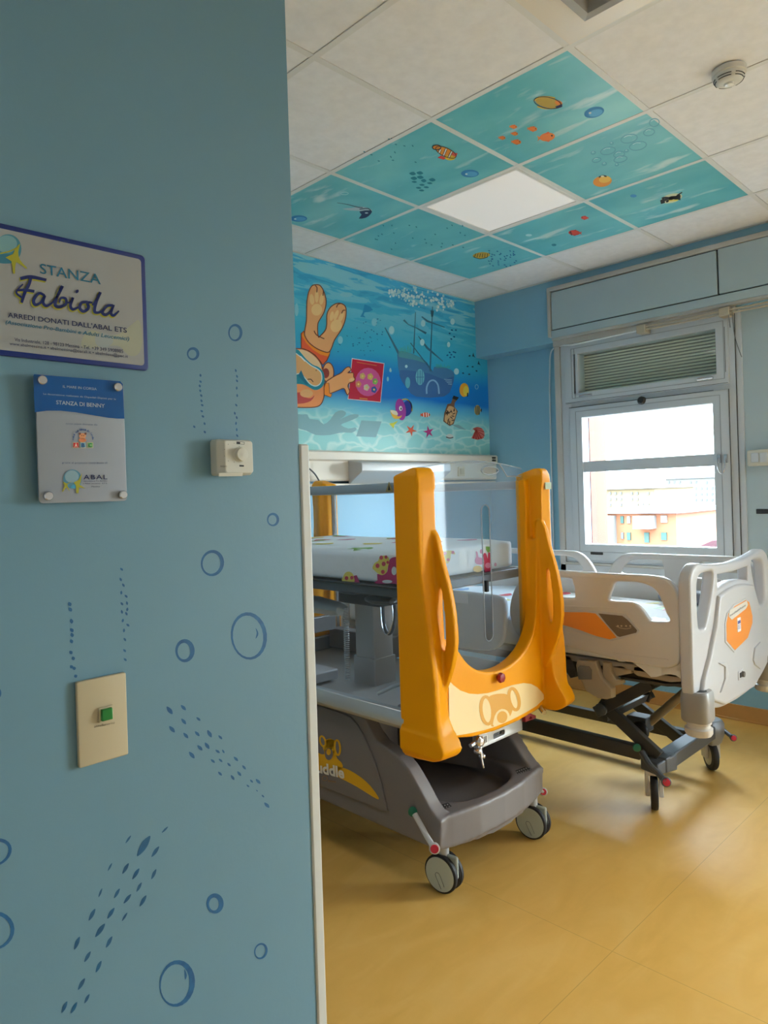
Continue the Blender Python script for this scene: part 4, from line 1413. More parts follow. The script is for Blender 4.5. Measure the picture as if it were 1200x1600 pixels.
# call cancel plate
cp = thing('call_cancel_plate', (-1.64, YP, 1.02), 'cream wall plate with a small green button, low on the aqua wall', 'push button')
YC = YP - .009
Q = [onplane(u, v, 'y', YC) for u, v in ((120, 1066), (197, 1051), (201, 1180), (124, 1200))]
mb = MB()
zt, zb_ = (Q[0].z + Q[1].z) / 2, (Q[2].z + Q[3].z) / 2
xl, xr = (Q[0].x + Q[3].x) / 2, (Q[1].x + Q[2].x) / 2
plate(mb, rrect(xl, zb_, xr, zt, .003), [], FXZ(YC), .009, M_IVORY, bevel=.002)
mb.build('faceplate', parent=cp)
p = onplane(164.5, 1115, 'y', YC)
mb = MB().box((p.x - .0125, YC - .004, p.z - .0125), (p.x + .0125, YC, p.z + .0125), M_IVORY)
mb.build('button_frame', parent=cp, bevel=.001)
MB().box((p.x - .0095, YC - .0095, p.z - .010), (p.x + .0095, YC, p.z + .010), mat('green_button', (14, 118, 46), .3)).build('button', parent=cp, bevel=.0015)
mb = MB()
Art(mb, 'y', YC, -1).text('annullamento', (147, 1137), (179, 1130.5), 3.6, flat(70, 60, 50), 1)
mb.build('lettering', parent=cp, smooth=False)

# ================================================================== HEAD TRUNKING
hu = thing('bed_head_trunking', (1.0, 2.1, 1.5), 'long ivory wall trunking with sockets below the mural, behind the beds', 'bed head unit')
XA = -1.0
mb = MB()
prof = [(YM, 1.675), (2.045, 1.675), (2.035, 1.665), (2.035, 1.620), (2.05, 1.612), (2.05, 1.50), (2.06, 1.49), (YM, 1.49)]
mb.loft([[Vector((x, y, z)) for y, z in prof] for x in (XA, 2.405)], M_DUCT)
mb.build('trunking_body', parent=hu, bevel=.003)
mb = MB()
prof = [(2.052, 1.615), (1.935, 1.600), (1.930, 1.585), (1.930, 1.545), (2.045, 1.47), (2.052, 1.47)]
mb.loft([[Vector((x, y, z)) for y, z in prof] for x in (.84, 1.70)], M_LAMPG)
mb.build('lamp', parent=hu, bevel=.004)
mb = MB().box((1.92, 2.035, 1.515), (1.99, 2.052, 1.585), flat(222, 206, 176))
mb.box((1.935, 2.03, 1.53), (1.975, 2.04, 1.57), flat(206, 190, 160))
mb.build('socket', parent=hu, bevel=.002)
mb = MB().box((2.33, 2.028, 1.628), (2.37, 2.037, 1.64), M_BLK).box((2.33, 2.028, 1.648), (2.37, 2.037, 1.66), M_BLK)
mb.build('marking', parent=hu)
mb = MB().box((XA, 2.06, 1.440), (2.405, YM, 1.475), mat('pale_strip', (236, 228, 212), .4))
mb.build('lower_rail', parent=hu, bevel=.004)
tag(MB().tube(spl([(.50, 2.04, 1.575), (.56, 2.03, 1.52), (.62, 2.02, 1.40), (.67, 2.03, 1.25), (.71, 2.06, 1.10), (.72, 2.09, .9)], 6, False), .005, M_CORD, n=8).build('cable'), 'thin grey cable hanging from the ivory trunking behind the cot', 'cable')

# ================================================================== COT
ct = thing('childrens_cot', (0.02, 1.09, FZ), 'yellow and grey hospital cot on four white wheels with clear side panels', 'cot')


def yframe(mir=False):
    """moulded yellow end frame; built for the foot end, mirrored for the head end"""
    MY = lambda y: (1.09 * 2 - y) if mir else y
    mb = MB()

    def post(xo, xi, s):
        # xo outer x, xi inner x ; table z, yf(outer front), yi(inner front)
        T = [(.498, .455, .44), (.503, .38, .36), (.520, .32, .31), (.545, .296, .285), (.575, .305, .292), (.61, .322, .318), (.66, .327, .338), (.76, .331, .346), (.89, .345, .349), (.985, .357, .350), (1.08, .370, .354), (1.2, .378, .368),
             (1.38, .378, .368), (1.42, .376, .363), (1.455, .378, .362), (1.475, .384, .368), (1.485, .395, .380)]
        rings = []
        T = [tuple(p) for p in spl(T, 4, False)]
        for z, yo, yi in T:
            yb = .487
            wx = 0
            if z > 1.46:
                yb = .487 - (z - 1.46) * 3.2
                wx = (z - 1.455) * .3
            if z < .51:
                wx = .012
            if z < .52:
                yb = .485
            xo_, xi_ = xo + (wx if xo < xi else -wx), xi - (wx if xo < xi else -wx)
            if .52 < z < .60:
                xo_ += -.006 if xo < xi else .006
            rings.append([Vector((xo_, MY(yb), z)), Vector((xo_, MY(yo), z)), Vector(((xo_ * .75 + xi_ * .25), MY(yo - .004), z)), Vector((xi_, MY(yi), z)), Vector((xi_, MY(yb), z))])
        mb.loft(rings, M_YEL)
    post(-.402, -.322, 1)
    post(.424, .338, -1)
    # inner guides behind the posts
    for x0, x1 in ((-.335, -.262), (.308, .345)):
        mb.box((x0, MY(.425), .70), (x1, MY(.47), 1.44 if x0 > 0 else 1.385), M_YEL)
    # forward grips
    if not mir:
        for xf, dz in ((-.338, 0), (.332, .0)):
            out = spl([(.39, 1.27, 0), (.358, 1.255, 0), (.335, 1.17, 0), (.308, 1.08, 0), (.291, .985, 0), (.289, .89, 0), (.308, .81, 0), (.338, .74, 0), (.375, .68, 0), (.40, .80, 0), (.40, 1.0, 0), (.40, 1.2, 0)], 4)
            hole = spl([(.349, 1.115, 0), (.337, 1.06, 0), (.327, .97, 0), (.330, .88, 0), (.340, .862, 0), (.348, .9, 0), (.352, 1.0, 0)], 4)
            plate(mb, [(p.x, p.y) for p in out], [[(p.x, p.y) for p in hole]], FYZ(xf - .002), .026, M_YEL)
    # web joining the posts
    top = [(-.33, .90), (-.255, .885), (-.2, .838), (-.15, .785), (-.09, .748), (-.02, .728), (.06, .722), (.14, .735), (.215, .768), (.268, .82), (.300, .90), (.315, 1.05), (.322, 1.2)]
    top = [(p.x, p.y) for p in spl([(a, b_, 0) for a, b_ in top], 4, False)]
    out = [(-.35, .9)] + top + [(.36, 1.2), (.37, .6), (.365, .535), (.30, .515), (.15, .503), (0, .503), (-.13, .515), (-.27, .545), (-.35, .60)]
    th_ = .055
    plate(mb, out, [], FXZ(MY(.385 + (0 if not mir else th_))), th_, M_YEL)
    return mb


fr = yframe().build('foot_frame', parent=ct, remesh=.0045, sm=5)
fr2 = yframe(True)
fr2.box((-.34, 1.71, .55), (.36, 1.78, .95), M_YEL)
fr2.build('head_frame', parent=ct, remesh=.007, sm=4)
# cream inlay with bear head
mb = MB()
cream = tr_xz([(600 + a / 3.2, 700 + b_ / 3.2) for a, b_ in [(322, 1160), (345, 1185), (380, 1212), (425, 1228), (470, 1231), (520, 1225), (560, 1214), (600, 1200), (640, 1186), (700, 1175), (735, 1180), (765, 1196), (790, 1222), (806, 1247), (760, 1290), (700, 1326), (630, 1362), (560, 1391), (500, 1410), (430, 1426), (370, 1436), (325, 1440)]], .384)
plate(mb, cream, [], FXZ(.3825), .006, M_CREAM)
a = Art(mb, 'y', .3822, -1, (620, 1020, 4), .0003)
a.poly([(572, 280), (600, 262), (650, 255), (692, 262), (716, 300), (722, 360), (705, 400), (700, 408), (600, 462), (588, 440), (575, 380), (566, 330)], M_GOLD, 1, smooth=2)
a.ring(562, 360, 36, 86, 20, M_GOLD, 2, rot=-6)
a.ell(562, 360, 27, 72, M_CREAM, 1.5, rot=-6)
a.ring(732, 290, 30, 68, 20, M_GOLD, 2, rot=-12)
a.ell(728, 292, 22, 56, M_CREAM, 1.5, rot=-12)
a.poly([(608, 462), (604, 420), (622, 372), (655, 350), (690, 362), (706, 395), (702, 412)], M_CREAM, 3, smooth=2)
a.ell(657, 402, 32, 38, M_GOLD, 4, rot=15)
mb.build('inlay_panel', parent=ct, smooth=False)
# red knob
p = onplane(780.5, 1058.5, 'y', .375)
MB().lathe((p.x, .388, p.z), (0, -1, 0), [(0, .008), (.012, .008), (.012, .017), (.02, .02), (.028, .017), (.03, 0)], M_DRED, n=7).build('release_knob', parent=ct)
# small label on post
p = onplane(857, 759, 'y', .36)
MB().box((p.x - .022, .3605, p.z - .014), (p.x + .022, .363, p.z + .014), flat(196, 210, 180)).build('sticker', parent=ct)
# latch box under the foot frame
mb = MB()
plate(mb, rrect(-.06, .444, .225, .505, .004), [[(x, z) for x, z in rrect(.03, .458, .105, .478, .008)]], FXZ(.415), .03, M_ALU, bevel=.002)
mb.box((-.06, .43, .45), (.22, .44, .50), M_BLK)
mb.box((-.052, .413, .455), (-.01, .416, .488), flat(226, 226, 222))
for k in range(4):
    mb.box((-.048 + k * .009, .412, .460), (-.043 + k * .009, .4135, .484), flat(90, 90, 90))
mb.build('latch_box', parent=ct)
mb = MB()
for x, z, r in ((-.085, .485, .02), (-.10, .455, .012), (-.075, .43, .01)):
    mb.lathe((x, .40, z), (0, -1, 0), [(0, r), (.012, r), (.02, r * .6), (.022, 0)], M_STEEL, n=16)
mb.tube([(-.085, .39, .48), (-.088, .385, .43), (-.078, .385, .39)], .004, M_STEEL)
mb.tube([(-.13, .40, .48), (-.06, .40, .49)], .008, M_STEEL)
mb.build('lock', parent=ct)
mb = MB()
plate(mb, [(.225, .478), (.30, .475), (.30, .487), (.26, .505), (.225, .505)], [[(.25, .484), (.275, .482), (.262, .494)]], FXZ(.40), .02, M_DRED, bevel=.002)
mb.build('release_lever', parent=ct)
MB().tube([(.335, .42, .53), (.30, .36, .505)], .011, M_STEEL).build('bolt', parent=ct)

# side panels with rails
for sx_, xx in ((-1, -.385), (1, .40)):
    mb = MB()
    mb.loft([[Vector((xx + a, y, z)) for a, z in ((-.014, 1.405), (-.017, 1.42), (-.012, 1.437), (.010, 1.437), (.014, 1.42), (.012, 1.402))] for y in (.485, 1.72)], mat('blue_grey_rail', (146, 160, 172), .35, metal=.2))
    mb.build('rail', parent=ct, bevel=.002)
    MB().box((xx - .003, .485, .64), (xx + .003, 1.71, 1.41), M_CLEAR).build('side_panel', parent=ct, smooth=False)
    mb = MB()
    mb.loft([[Vector((xx - sx_ * -.0 + a * sx_, y, z)) for a, z in ((.016, .60), (.018, .625), (.008, .650), (-.016, .653), (-.016, .592), (.004, .588))] for y in (.47, 1.74)], M_ALU)
    mb.build('lower_rail', parent=ct, bevel=.002)
for xr_ in (.362, -.345):
    MB().tube([(xr_, 1.66, 1.42), (xr_, 1.66, .66)], .014, M_STEEL).build('guide_rod', parent=ct)
p = onplane(608.5, 761.5, 'x', -.402)
mb = MB().add([(-.4035, p.y - .018, p.z - .015), (-.4035, p.y + .018, p.z - .015), (-.4035, p.y, p.z + .02)], [(0, 1, 2)], flat(150, 140, 90))
mb.add([(-.404, p.y - .006, p.z - .01), (-.404, p.y + .006, p.z - .01), (-.404, p.y, p.z + .012)], [(0, 1, 2)], M_BLK)
mb.build('warning_sticker', parent=ct)
# clear end panel with slot and hand hole
mb = MB()
out = [(-.315, .80), (-.25, .74), (.0, .68), (.22, .70), (.31, .80), (.335, 1.20), (.345, 1.46), (.33, 1.487)]
arc = [(.33 - .62 * k / 12, 1.487 + .027 * sin(pi * k / 12)) for k in range(1, 12)]
out = out + arc + [(-.31, 1.487)]
slot = rrect(.052, .818, .103, 1.345, .0255, 8)
oval = [(.115 + .055 * cos(t), 1.478 + .016 * sin(t)) for t in [2 * pi * k / 24 for k in range(24)]]
plate(mb, out, [slot, oval], FXZ(.452), .006, M_CLEAR3)
mb.build('end_panel', parent=ct, smooth=False)
mb = MB()
mb.tube([(x, .455, z) for x, z in oval], .0032, M_CLEAR2, n=6, closed=True)
mb.tube([(x, .455, z) for x, z in slot], .0022, M_CLEAR2, n=6, closed=True)
mb.tube([(x, .455, z) for x, z in [(.33, 1.487)] + arc + [(-.31, 1.487)]], .0024, M_CLEAR2, n=6)
mb.tube([(.175, .452, 1.505), (.225, .452, 1.455), (.32, .452, 1.455)], .0024, M_CLEAR2, n=6)
mb.build('panel_edge', parent=ct)
MB().box((-.33, 1.72, .62), (.34, 1.726, 1.48), M_CLEAR).build('head_panel', parent=ct, smooth=False)
# mattress deck
mb = MB().box((-.372, .50, 1.035), (.372, 1.70, 1.068), M_DGREY)
mb.box((-.378, .497, 1.066), (.378, 1.703, 1.074), M_BLK)
mb.build('mattress_deck', parent=ct, bevel=.003)
mb = MB().box((-.09, .88, .93), (.09, 1.14, 1.036), M_DGREY)
mb.box((-.16, .96, .985), (.20, 1.06, 1.036), M_DGREY)
mb.build('deck_bracket', parent=ct, bevel=.006)
p = onplane(760, 916, 'y', .485)
MB().box((p.x - .008, .478, p.z - .022), (p.x + .008, .498, p.z + .022), M_BLK).build('deck_clip', parent=ct, bevel=.002)
# lifting column
mb = MB()
mb.loft([[Vector((x, y, z)) for x, y in rrect(-.060, .95, .055, 1.07, .008, 3)] for z in (.69, .935)], M_COLU)
mb.build('column_inner', parent=ct)
mb = MB()
mb.loft([[Vector((x, y, z)) for x, y in rrect(-.068, .943, .062, 1.078, .008, 3)] for z in (.26, .70)], M_COLU)
mb.build('column_outer', parent=ct)
# lower tray between the lower rails
mb = MB()
mb.box((-.37, .50, .575), (.37, 1.70, .588), mat('deck_plastic', (176, 172, 168), .45))
for y in (.50, 1.66):
    mb.box((-.37, y, .59), (.37, y + .03, .66), M_GREY)
mb.box((.30, 1.2, .598), (.37, 1.66, .70), M_GREY)
mb.box((-.30, 1.14, .598), (-.10, 1.42, .64), M_BED2)
mb.build('lower_deck', parent=ct, bevel=.005)
mb = MB().lathe((.02, .72, .625), (.9, -.4, 0), [(0, .03), (.09, .03), (.095, 0)], mat('brown_pad', (70, 54, 54), .6), n=20)
mb.tube(spl([(-.20, .80, .612), (-.12, .72, .65), (-.02, .64, .612)], 5, False), .008, M_ALU)
mb.build('motor', parent=ct)
# head-side infill of the lower cot
mb = MB().box((-.34, 1.60, .70), (.30, 1.63, .78), M_GREY)
mb.build('cross_rail', parent=ct, bevel=.005)
# handset, loop handle
mb = MB()
c0 = onplane(513, 944, 'x', -.25)
rings = []
for k, (dy, r, h) in enumerate(((-.10, .010, .008), (-.085, .035, .022), (-.04, .045, .03), (.02, .05, .032), (.08, .055, .035), (.13, .05, .03), (.14, .02, .01))):
    rings.append([Vector((c0.x + r * cos(t), c0.y + dy, c0.z - .012 + dy * .05 + h * sin(t))) for t in [2 * pi * q / 14 for q in range(14)]])
mb.loft(rings, M_LAMPG)
mb.build('handset', parent=ct)
mb = MB()
pts = []
cc = onplane(540, 950, 'x', -.25)
ce = onplane(543, 1062, 'x', -.15)
for k in range(34 * 8):
    t = k / (34 * 8)
    r = .010
    pts.append((cc.x + (ce.x - cc.x) * t + r * cos(k * pi / 4), cc.y + (ce.y - cc.y) * t + r * sin(k * pi / 4), cc.z + (ce.z - cc.z) * t))
mb.tube(pts, .0026, M_LAMPG, n=5)
mb.build('coiled_cord', parent=ct)
cc = onplane(596, 938, 'x', -.30)
mb = MB()
rings = []
for dy, r in ((-.07, .004), (-.06, .016), (-.02, .02), (.04, .02), (.075, .012), (.085, .003)):
    rings.append([Vector((cc.x + r * 1.3 * cos(t), cc.y + dy, cc.z + r * .9 * sin(t))) for t in [2 * pi * q / 12 for q in range(12)]])
mb.loft(rings, M_DGREY)
L = onplane(604, 950, 'x', -.30)
lp = [onplane(u, v, 'x', -.30) for u, v in ((598, 948), (600, 975), (606, 990), (613, 985), (617, 965), (616, 945))]
mb.tube(spl(lp, 5, False), .006, M_DGREY, n=8)
mb.tube(spl([p + Vector((-.012, 0, 0)) for p in lp], 5, False), .002, M_STEEL, n=6)
mb.build('strap_handle', parent=ct)

# moulded base
mb = MB()
side = [(1.09, .24), (.643, .24), (.56, .226), (.50, .205), (.44, .192), (.375, .192), (.368, .285), (.39, .300), (.42, .325), (.46, .375), (.51, .43), (.56, .463), (.62, .482), (.665, .492), (.69, .52), (.72, .56), (.78, .575), (1.09, .575)]
side2 = [(2.18 - y, z) for y, z in side[::-1]][1:]
prof = side + side2[:-1]
for x0, x1 in ((-.345, -.285), (.235, .295)):
    plate(mb, prof, [], FYZ(x0), x1 - x0, M_GREY)
rim_o = [(-.345, .40), (-.335, .375), (-.28, .362), (-.16, .340), (-.025, .332), (.11, .340), (.23, .362), (.285, .375), (.295, .40), (.295, 1.78), (-.345, 1.78)]
rec = [(p.x, p.y) for p in spl([(-.20, .425, 0), (-.10, .385, 0), (.05, .385, 0), (.15, .43, 0), (.205, .55, 0), (.215, .75, 0), (.21, 1.0, 0), (.0, 1.2, 0), (-.24, 1.0, 0), (-.255, .75, 0), (-.25, .55, 0)], 4)]
plate(mb, rim_o, [rec], FXY(.215), .08, M_GREY)
plate(mb, rim_o, [], FXY(.185), .045, M_GREY)
# lower lip dips in the middle of the front
mb.loft([[Vector((x, y, z)) for y, z in ((.375 - .03 * cos((x + .025) / .32 * pi / 2), .29 - .03 * cos((x + .025) / .32 * pi / 2) * .4), (.42, .25), (.42, .17), (.375 - .03 * cos((x + .025) / .32 * pi / 2), .19 - .028 * cos((x + .025) / .32 * pi / 2)))] for x in [-.335 + k * .062 for k in range(11)]], M_GREY)
# shoulder ridges
mb.build('base_shell', parent=ct, remesh=.0055, sm=4)
# inner sloping wings
mb = MB()
for x0, dx in ((-.285, .10), (.235, -.10)):
    mb.loft([[Vector((x0, .62, .46)), Vector((x0 + dx * .4, .62, .25)), Vector((x0, .62, .24))], [Vector((x0, .75, .56)), Vector((x0 + dx, .80, .25)), Vector((x0, .75, .24))], [Vector((x0, 1.4, .56)), Vector((x0 + dx, 1.4, .25)), Vector((x0, 1.4, .24))]], M_GREY)
mb.build('base_wing', parent=ct)
# side cover with the print
mb = MB()
cov = tr_yz([(480 + a_ / 6.667, 1060 + b_ / 6.667) for a_, b_ in ((380, 372), (450, 400), (520, 480), (590, 600), (650, 740), (715, 900), (765, 1080), (805, 1260), (838, 1385), (800, 1388), (600, 1300), (300, 1185), (130, 1115))], -.350)
cov = cov + [(1.40, .245), (1.42, .40), (1.36, .57), (1.2, .578)]
plate(mb, cov, [], FYZ(-.353), .012, M_GREY, bevel=.0045, bseg=3)
mb.build('side_cover', parent=ct)
# side logo
mb = MB()
XS = -.3537
a = Art(mb, 'x', XS, -1, (480, 1060, 6.6667), .0004)
YL = mat('amber_print', (226, 172, 30), .4)
a.ell(240, 710, 78, 76, YL, 1)
a.poly([(180, 640), (300, 650), (300, 800), (330, 850), (360, 880), (365, 940), (230, 960), (20, 930), (20, 790), (115, 775), (180, 790)], YL, 1, smooth=2)
a.ring(163, 655, 27, 55, 18, YL, 2, rot=-15)
a.ell(163, 655, 18, 42, M_GREY, 1.5, rot=-15)
a.ring(316, 720, 28, 78, 20, YL, 2, rot=-5)
a.ell(316, 720, 18, 60, M_GREY, 1.5, rot=-5)
a.ell(228, 788, 42, 62, M_GREY, 3)
a.ell(226, 765, 24, 34, YL, 4)
a.poly([(300, 920), (370, 930), (450, 960), (560, 1030), (660, 1120), (745, 1240), (728, 1256), (640, 1205), (520, 1130), (400, 1065), (300, 1010)], YL, 1, smooth=2)
a.text('Cuddle', (10, 950), (392, 1040), 110, flat(232, 226, 212), 5, up=(-.06, -1), bold=.035)
a.ring(185, 1040, 26, 26, 4, flat(176, 130, 60), 2)
a.text('linea', (215, 1075), (300, 1085), 22, flat(176, 130, 60), 2, shear=.3)
mb.build('side_print', parent=ct, smooth=False)
# pictogram stickers on the base deck
for (u0, v0, u1, v1) in ((676, 1256, 705, 1262), (806, 1203, 829, 1202)):
    mb = MB()
    a = Art(mb, 'z', .2965, 1, (0, 0, 1), .0004)
    if u0 < 700:
        q = [(675, 1262), (700, 1254), (706, 1260), (681, 1269)]
    else:
        q = [(805, 1204), (826, 1196), (830, 1203), (809, 1210)]
    a.poly(q, flat(40, 40, 42), 1)
    for k in range(6):
        t = (k + .5) / 6
        x_, y_ = q[0][0] + (q[1][0] - q[0][0]) * t, q[0][1] + (q[1][1] - q[0][1]) * t
        a.ell(x_ + 1.4, y_ + 2.6, 1.2, 1.0, flat(170, 170, 172), 2, n=6)
        a.ell(x_ + 4.0, y_ + 5.6, 1.0, .9, flat(150, 150, 152), 2, n=6)
    mb.build('pictogram_sticker', parent=ct, smooth=False)


def castor(root, x, y, r, wdt, ang, top, hubm, name='castor'):
    """twin wheel castor"""
    ax = Vector((cos(ang), sin(ang), 0))
    f = Vector((-ax.y, ax.x, 0))
    c_ = Vector((x, y, FZ + r))
    mb = MB()
    for s_ in (-1, 1):
        o_ = c_ + ax * s_ * wdt * .5
        mb.lathe(o_, ax * s_, [(-wdt * .38, r * .80), (-wdt * .36, r * .93), (-.012, r * .95), (-.010, r), (.002, r), (.006, r * .94)], M_RUB, n=40)
    w_ = mb.build('tyre', parent=root)
    mb = MB()
    for s_ in (-1, 1):
        o_ = c_ + ax * s_ * wdt * .5
        mb.lathe(o_, ax * s_, [(-wdt * .40, r * .5), (-wdt * .3, r * .86), (.004, r * .90), (.0075, r * .88), (.009, 0)], hubm, n=40)
        o2 = o_ + ax * s_ * .0092
        z_ = Vector((0, 0, 1))
        pts = [o2 + f * a * r + z_ * b_ * r for a, b_ in ((-.30, -.55), (-.05, -.02), (.1, .08), (.24, .0), (.2, -.18), (-.1, -.72))]
        mb.tube(spl(pts, 5, False), .0013, flat(130, 138, 134), n=5)
    mb.build('wheel_disc', parent=root)
    mb = MB()
    mb.box((-wdt * .13, -r * .9, -.01), (wdt * .13, r * .25, r * 1.02), hubm, Matrix.Translation(c_) @ Matrix.Rotation(ang, 4, 'Z'))
    mb.tube([c_ + f * -.0 + Vector((0, 0, r * .3)), Vector((x, y, top))], .02, M_LAMPG, n=16)
    mb.build('fork', parent=root, bevel=.006)


R_C = .068
castor(ct, -.206, .478, R_C, .046, radians(5), .21, M_HUB)
castor(ct, .348, .460, R_C, .046, radians(6), .24, M_HUB)
castor(ct, -.262, 1.74, R_C, .05, radians(30), .21, M_HUB)
castor(ct, .25, 1.74, R_C, .05, radians(-20), .21, M_HUB)


def pedal(root, pts, r0, endc, endr, greenp=None, axis=(0, -1, 0)):
    mb = MB()
    mb.tube(spl(pts, 5, False), r0, M_LAMPG if root == ct else M_DGREY, n=10)
    mb.build('brake_pedal', parent=root)
    e = Vector(pts[-1])
    MB().lathe(e, axis, [(-.012, endr * .9), (.0, endr * 1.05), (.003, endr * .8), (.003, 0)], M_LAMPG if root == ct else M_DGREY, n=20).build('pedal_end', parent=root)
    MB().lathe(e + Vector(axis).normalized() * .002, axis, [(0, endr * .8), (.004, endr * .75), (.005, 0)], M_RED, n=20).build('red_pad', parent=root)
    if greenp:
        g = Vector(greenp)
        MB().lathe(g, axis, [(0, endr * .95), (.006, endr * .9), (.008, 0)], M_GRN, n=20).build('green_pad', parent=root)


ax_ = (-.75, -.65, .1)
P = lambda u, v, y: tuple(onplane(u, v, 'y', y))
PX = lambda u, v, x: tuple(onplane(u, v, 'x', x))
pedal(ct, [PX(648, 1272, -.365), PX(658, 1290, -.37), PX(666, 1305, -.375), PX(672, 1315, -.38), PX(679, 1326, -.39)], .010, None, .018, PX(645, 1268, -.352), ax_)
pedal(ct, [PX(834, 1215, .31), PX(838, 1226, .32), PX(843, 1233, .33), PX(849, 1237, .34)], .009, None, .016, PX(814, 1189, .28), ax_)

# cot mattress
MT = (-.355, .52, 1.074, .355, 1.68, 1.192)


def mattress(name, x0, y0, z0, x1, y1, z1, nx, ny, r, amp, m, seed=1, droop=0.0):
    bm = bmesh.new()
    bmesh.ops.create_cube(bm, size=1)
    bmesh.ops.subdivide_edges(bm, edges=bm.edges, cuts=14, use_grid_fill=True)
    rnd = random.Random(seed)
    ph = [(rnd.uniform(3, 14), rnd.uniform(3, 14), rnd.uniform(0, 6), rnd.uniform(.3, 1)) for _ in range(7)]
    cx, cy, cz_ = (x0 + x1) / 2, (y0 + y1) / 2, (z0 + z1) / 2
    hx, hy, hz = (x1 - x0) / 2, (y1 - y0) / 2, (z1 - z0) / 2
    for v_ in bm.verts:
        x, y, z = v_.co.x * 2 * hx, v_.co.y * 2 * hy, v_.co.z * 2 * hz
        ix, iy, iz = max(-hx + r, min(hx - r, x)), max(-hy + r, min(hy - r, y)), max(-hz + r, min(hz - r, z))
        d = Vector((x - ix, y - iy, z - iz))
        if d.length > 1e-9:
            d = d.normalized() * r
        p = Vector((cx + ix, cy + iy, cz_ + iz)) + d
        wv_ = sum(a_ * sin(fx * p.x + fy * p.y + o_) for fx, fy, o_, a_ in ph) * amp
        if v_.co.z > .45:
            p.z += wv_
        v_.co = p
    mb = MB()
    bm.verts.index_update()
    mb.add([v_.co.copy() for v_ in bm.verts], [[q.index for q in f.verts] for f in bm.faces], m)
    bm.free()
    return mb


ml = thing('cot_mattress', (0, 1.1, 1.074), 'cot mattress in a white sheet printed with yellow strawberries and pink bunnies', 'mattress')
mb = mattress('m', *MT, 14, 14, .022, .0012, M_SHEET)
mb.build('sheet', parent=ml, angle=80)
# printed figures on the side, the foot end and the top of the sheet
YS, RS, MG, PK, GNs = flat(226, 206, 92), flat(206, 66, 84), flat(184, 36, 104), flat(216, 130, 168), flat(120, 170, 70)
mb = MB()
a = Art(mb, 'x', MT[0] - .0008, -1, (480, 820, 7.5), .0004)
a.poly([(765, 505), (790, 450), (835, 420), (850, 375), (900, 360), (950, 375), (962, 430), (945, 500), (930, 560), (880, 590), (830, 570), (785, 530)], YS, 1, smooth=2)
for x, y, r in ((870, 385, 22), (925, 378, 18), (826, 480, 24), (898, 458, 24), (888, 552, 22), (945, 440, 16)):
    a.ell(x, y, r, r * 1.15, RS, 2, n=12)
a.poly([(960, 420), (1010, 380), (1110, 390), (1130, 520), (1090, 690), (1020, 690), (950, 690), (820, 690), (790, 670), (825, 650), (820, 575), (880, 590), (930, 560), (945, 520)], MG, .6, smooth=2)
a.ell(1020, 540, 30, 50, flat(214, 222, 226), 2)
a.ell(940, 665, 60, 20, flat(222, 226, 226), 2)
mb.build('strawberry_print', parent=ml, smooth=False)
mb = MB()
a = Art(mb, 'x', MT[0] - .0008, -1, (480, 820, 7.5), .0004)
a.poly([(410, 668), (425, 600), (450, 560), (490, 548), (530, 570), (550, 620), (545, 680)], YS, 1, smooth=2)
for x, y, r in ((463, 625, 22), (524, 620, 20)):
    a.ell(x, y, r, r * 1.1, RS, 2, n=12)
a.poly([(540, 600), (580, 590), (600, 640), (622, 688), (560, 686), (545, 650)], MG, .6)
mb.build('strawberry_print', parent=ml, smooth=False)
mb = MB()
a = Art(mb, 'x', MT[0] - .0008, -1, (480, 820, 7.5), .0004)
rnd = random.Random(5)
for k in range(120):
    a.ell(rnd.uniform(20, 1400), rnd.uniform(370, 640), 2.6, 2.6, flat(120, 150, 180), .5, n=5)
mb.build('dot_print', parent=ml, smooth=False)['kind'] = 'stuff'
mb = MB()
a = Art(mb, 'y', MT[1] - .0008, -1, (680, 830, 6.956), .0004)
a.poly([(535, 235), (555, 250), (570, 300), (575, 235), (595, 235), (598, 300), (612, 360), (610, 450), (570, 462), (535, 440), (530, 330), (520, 260)], flat(200, 28, 76), 2, smooth=2)
a.ell(572, 372, 32, 30, PK, 3)
a.poly([(430, 320), (445, 275), (440, 220), (460, 230), (470, 280), (505, 290), (525, 330), (520, 360), (450, 360)], PK, 1, smooth=2)
a.ell(500, 220, 16, 24, PK, 1)
a.ell(460, 410, 50, 36, flat(232, 190, 110), 2)
a.poly([(548, 165), (600, 170), (605, 215), (570, 235), (550, 200)], GNs, 2)
a.ell(653, 362, 14, 20, PK, 2)
mb.build('bunny_print', parent=ml, smooth=False)
mb = MB()
a = Art(mb, 'y', MT[1] - .0008, -1, (680, 830, 6.956), .0004)
a.poly([(80, 225), (120, 210), (180, 212), (215, 235), (210, 255), (170, 245), (165, 300), (140, 350), (110, 340), (70, 280)], flat(222, 206, 130), 1, smooth=2)
for x, y in ((105, 240), (140, 310), (190, 230)):
    a.ell(x, y, 18, 18, flat(206, 110, 140), 2, n=10)
a.line([(60, 215), (30, 300), (60, 420)], 30, PK, 1, smooth=3)
mb.build('flower_print', parent=ml, smooth=False)
mb = MB()
rnd = random.Random(3)
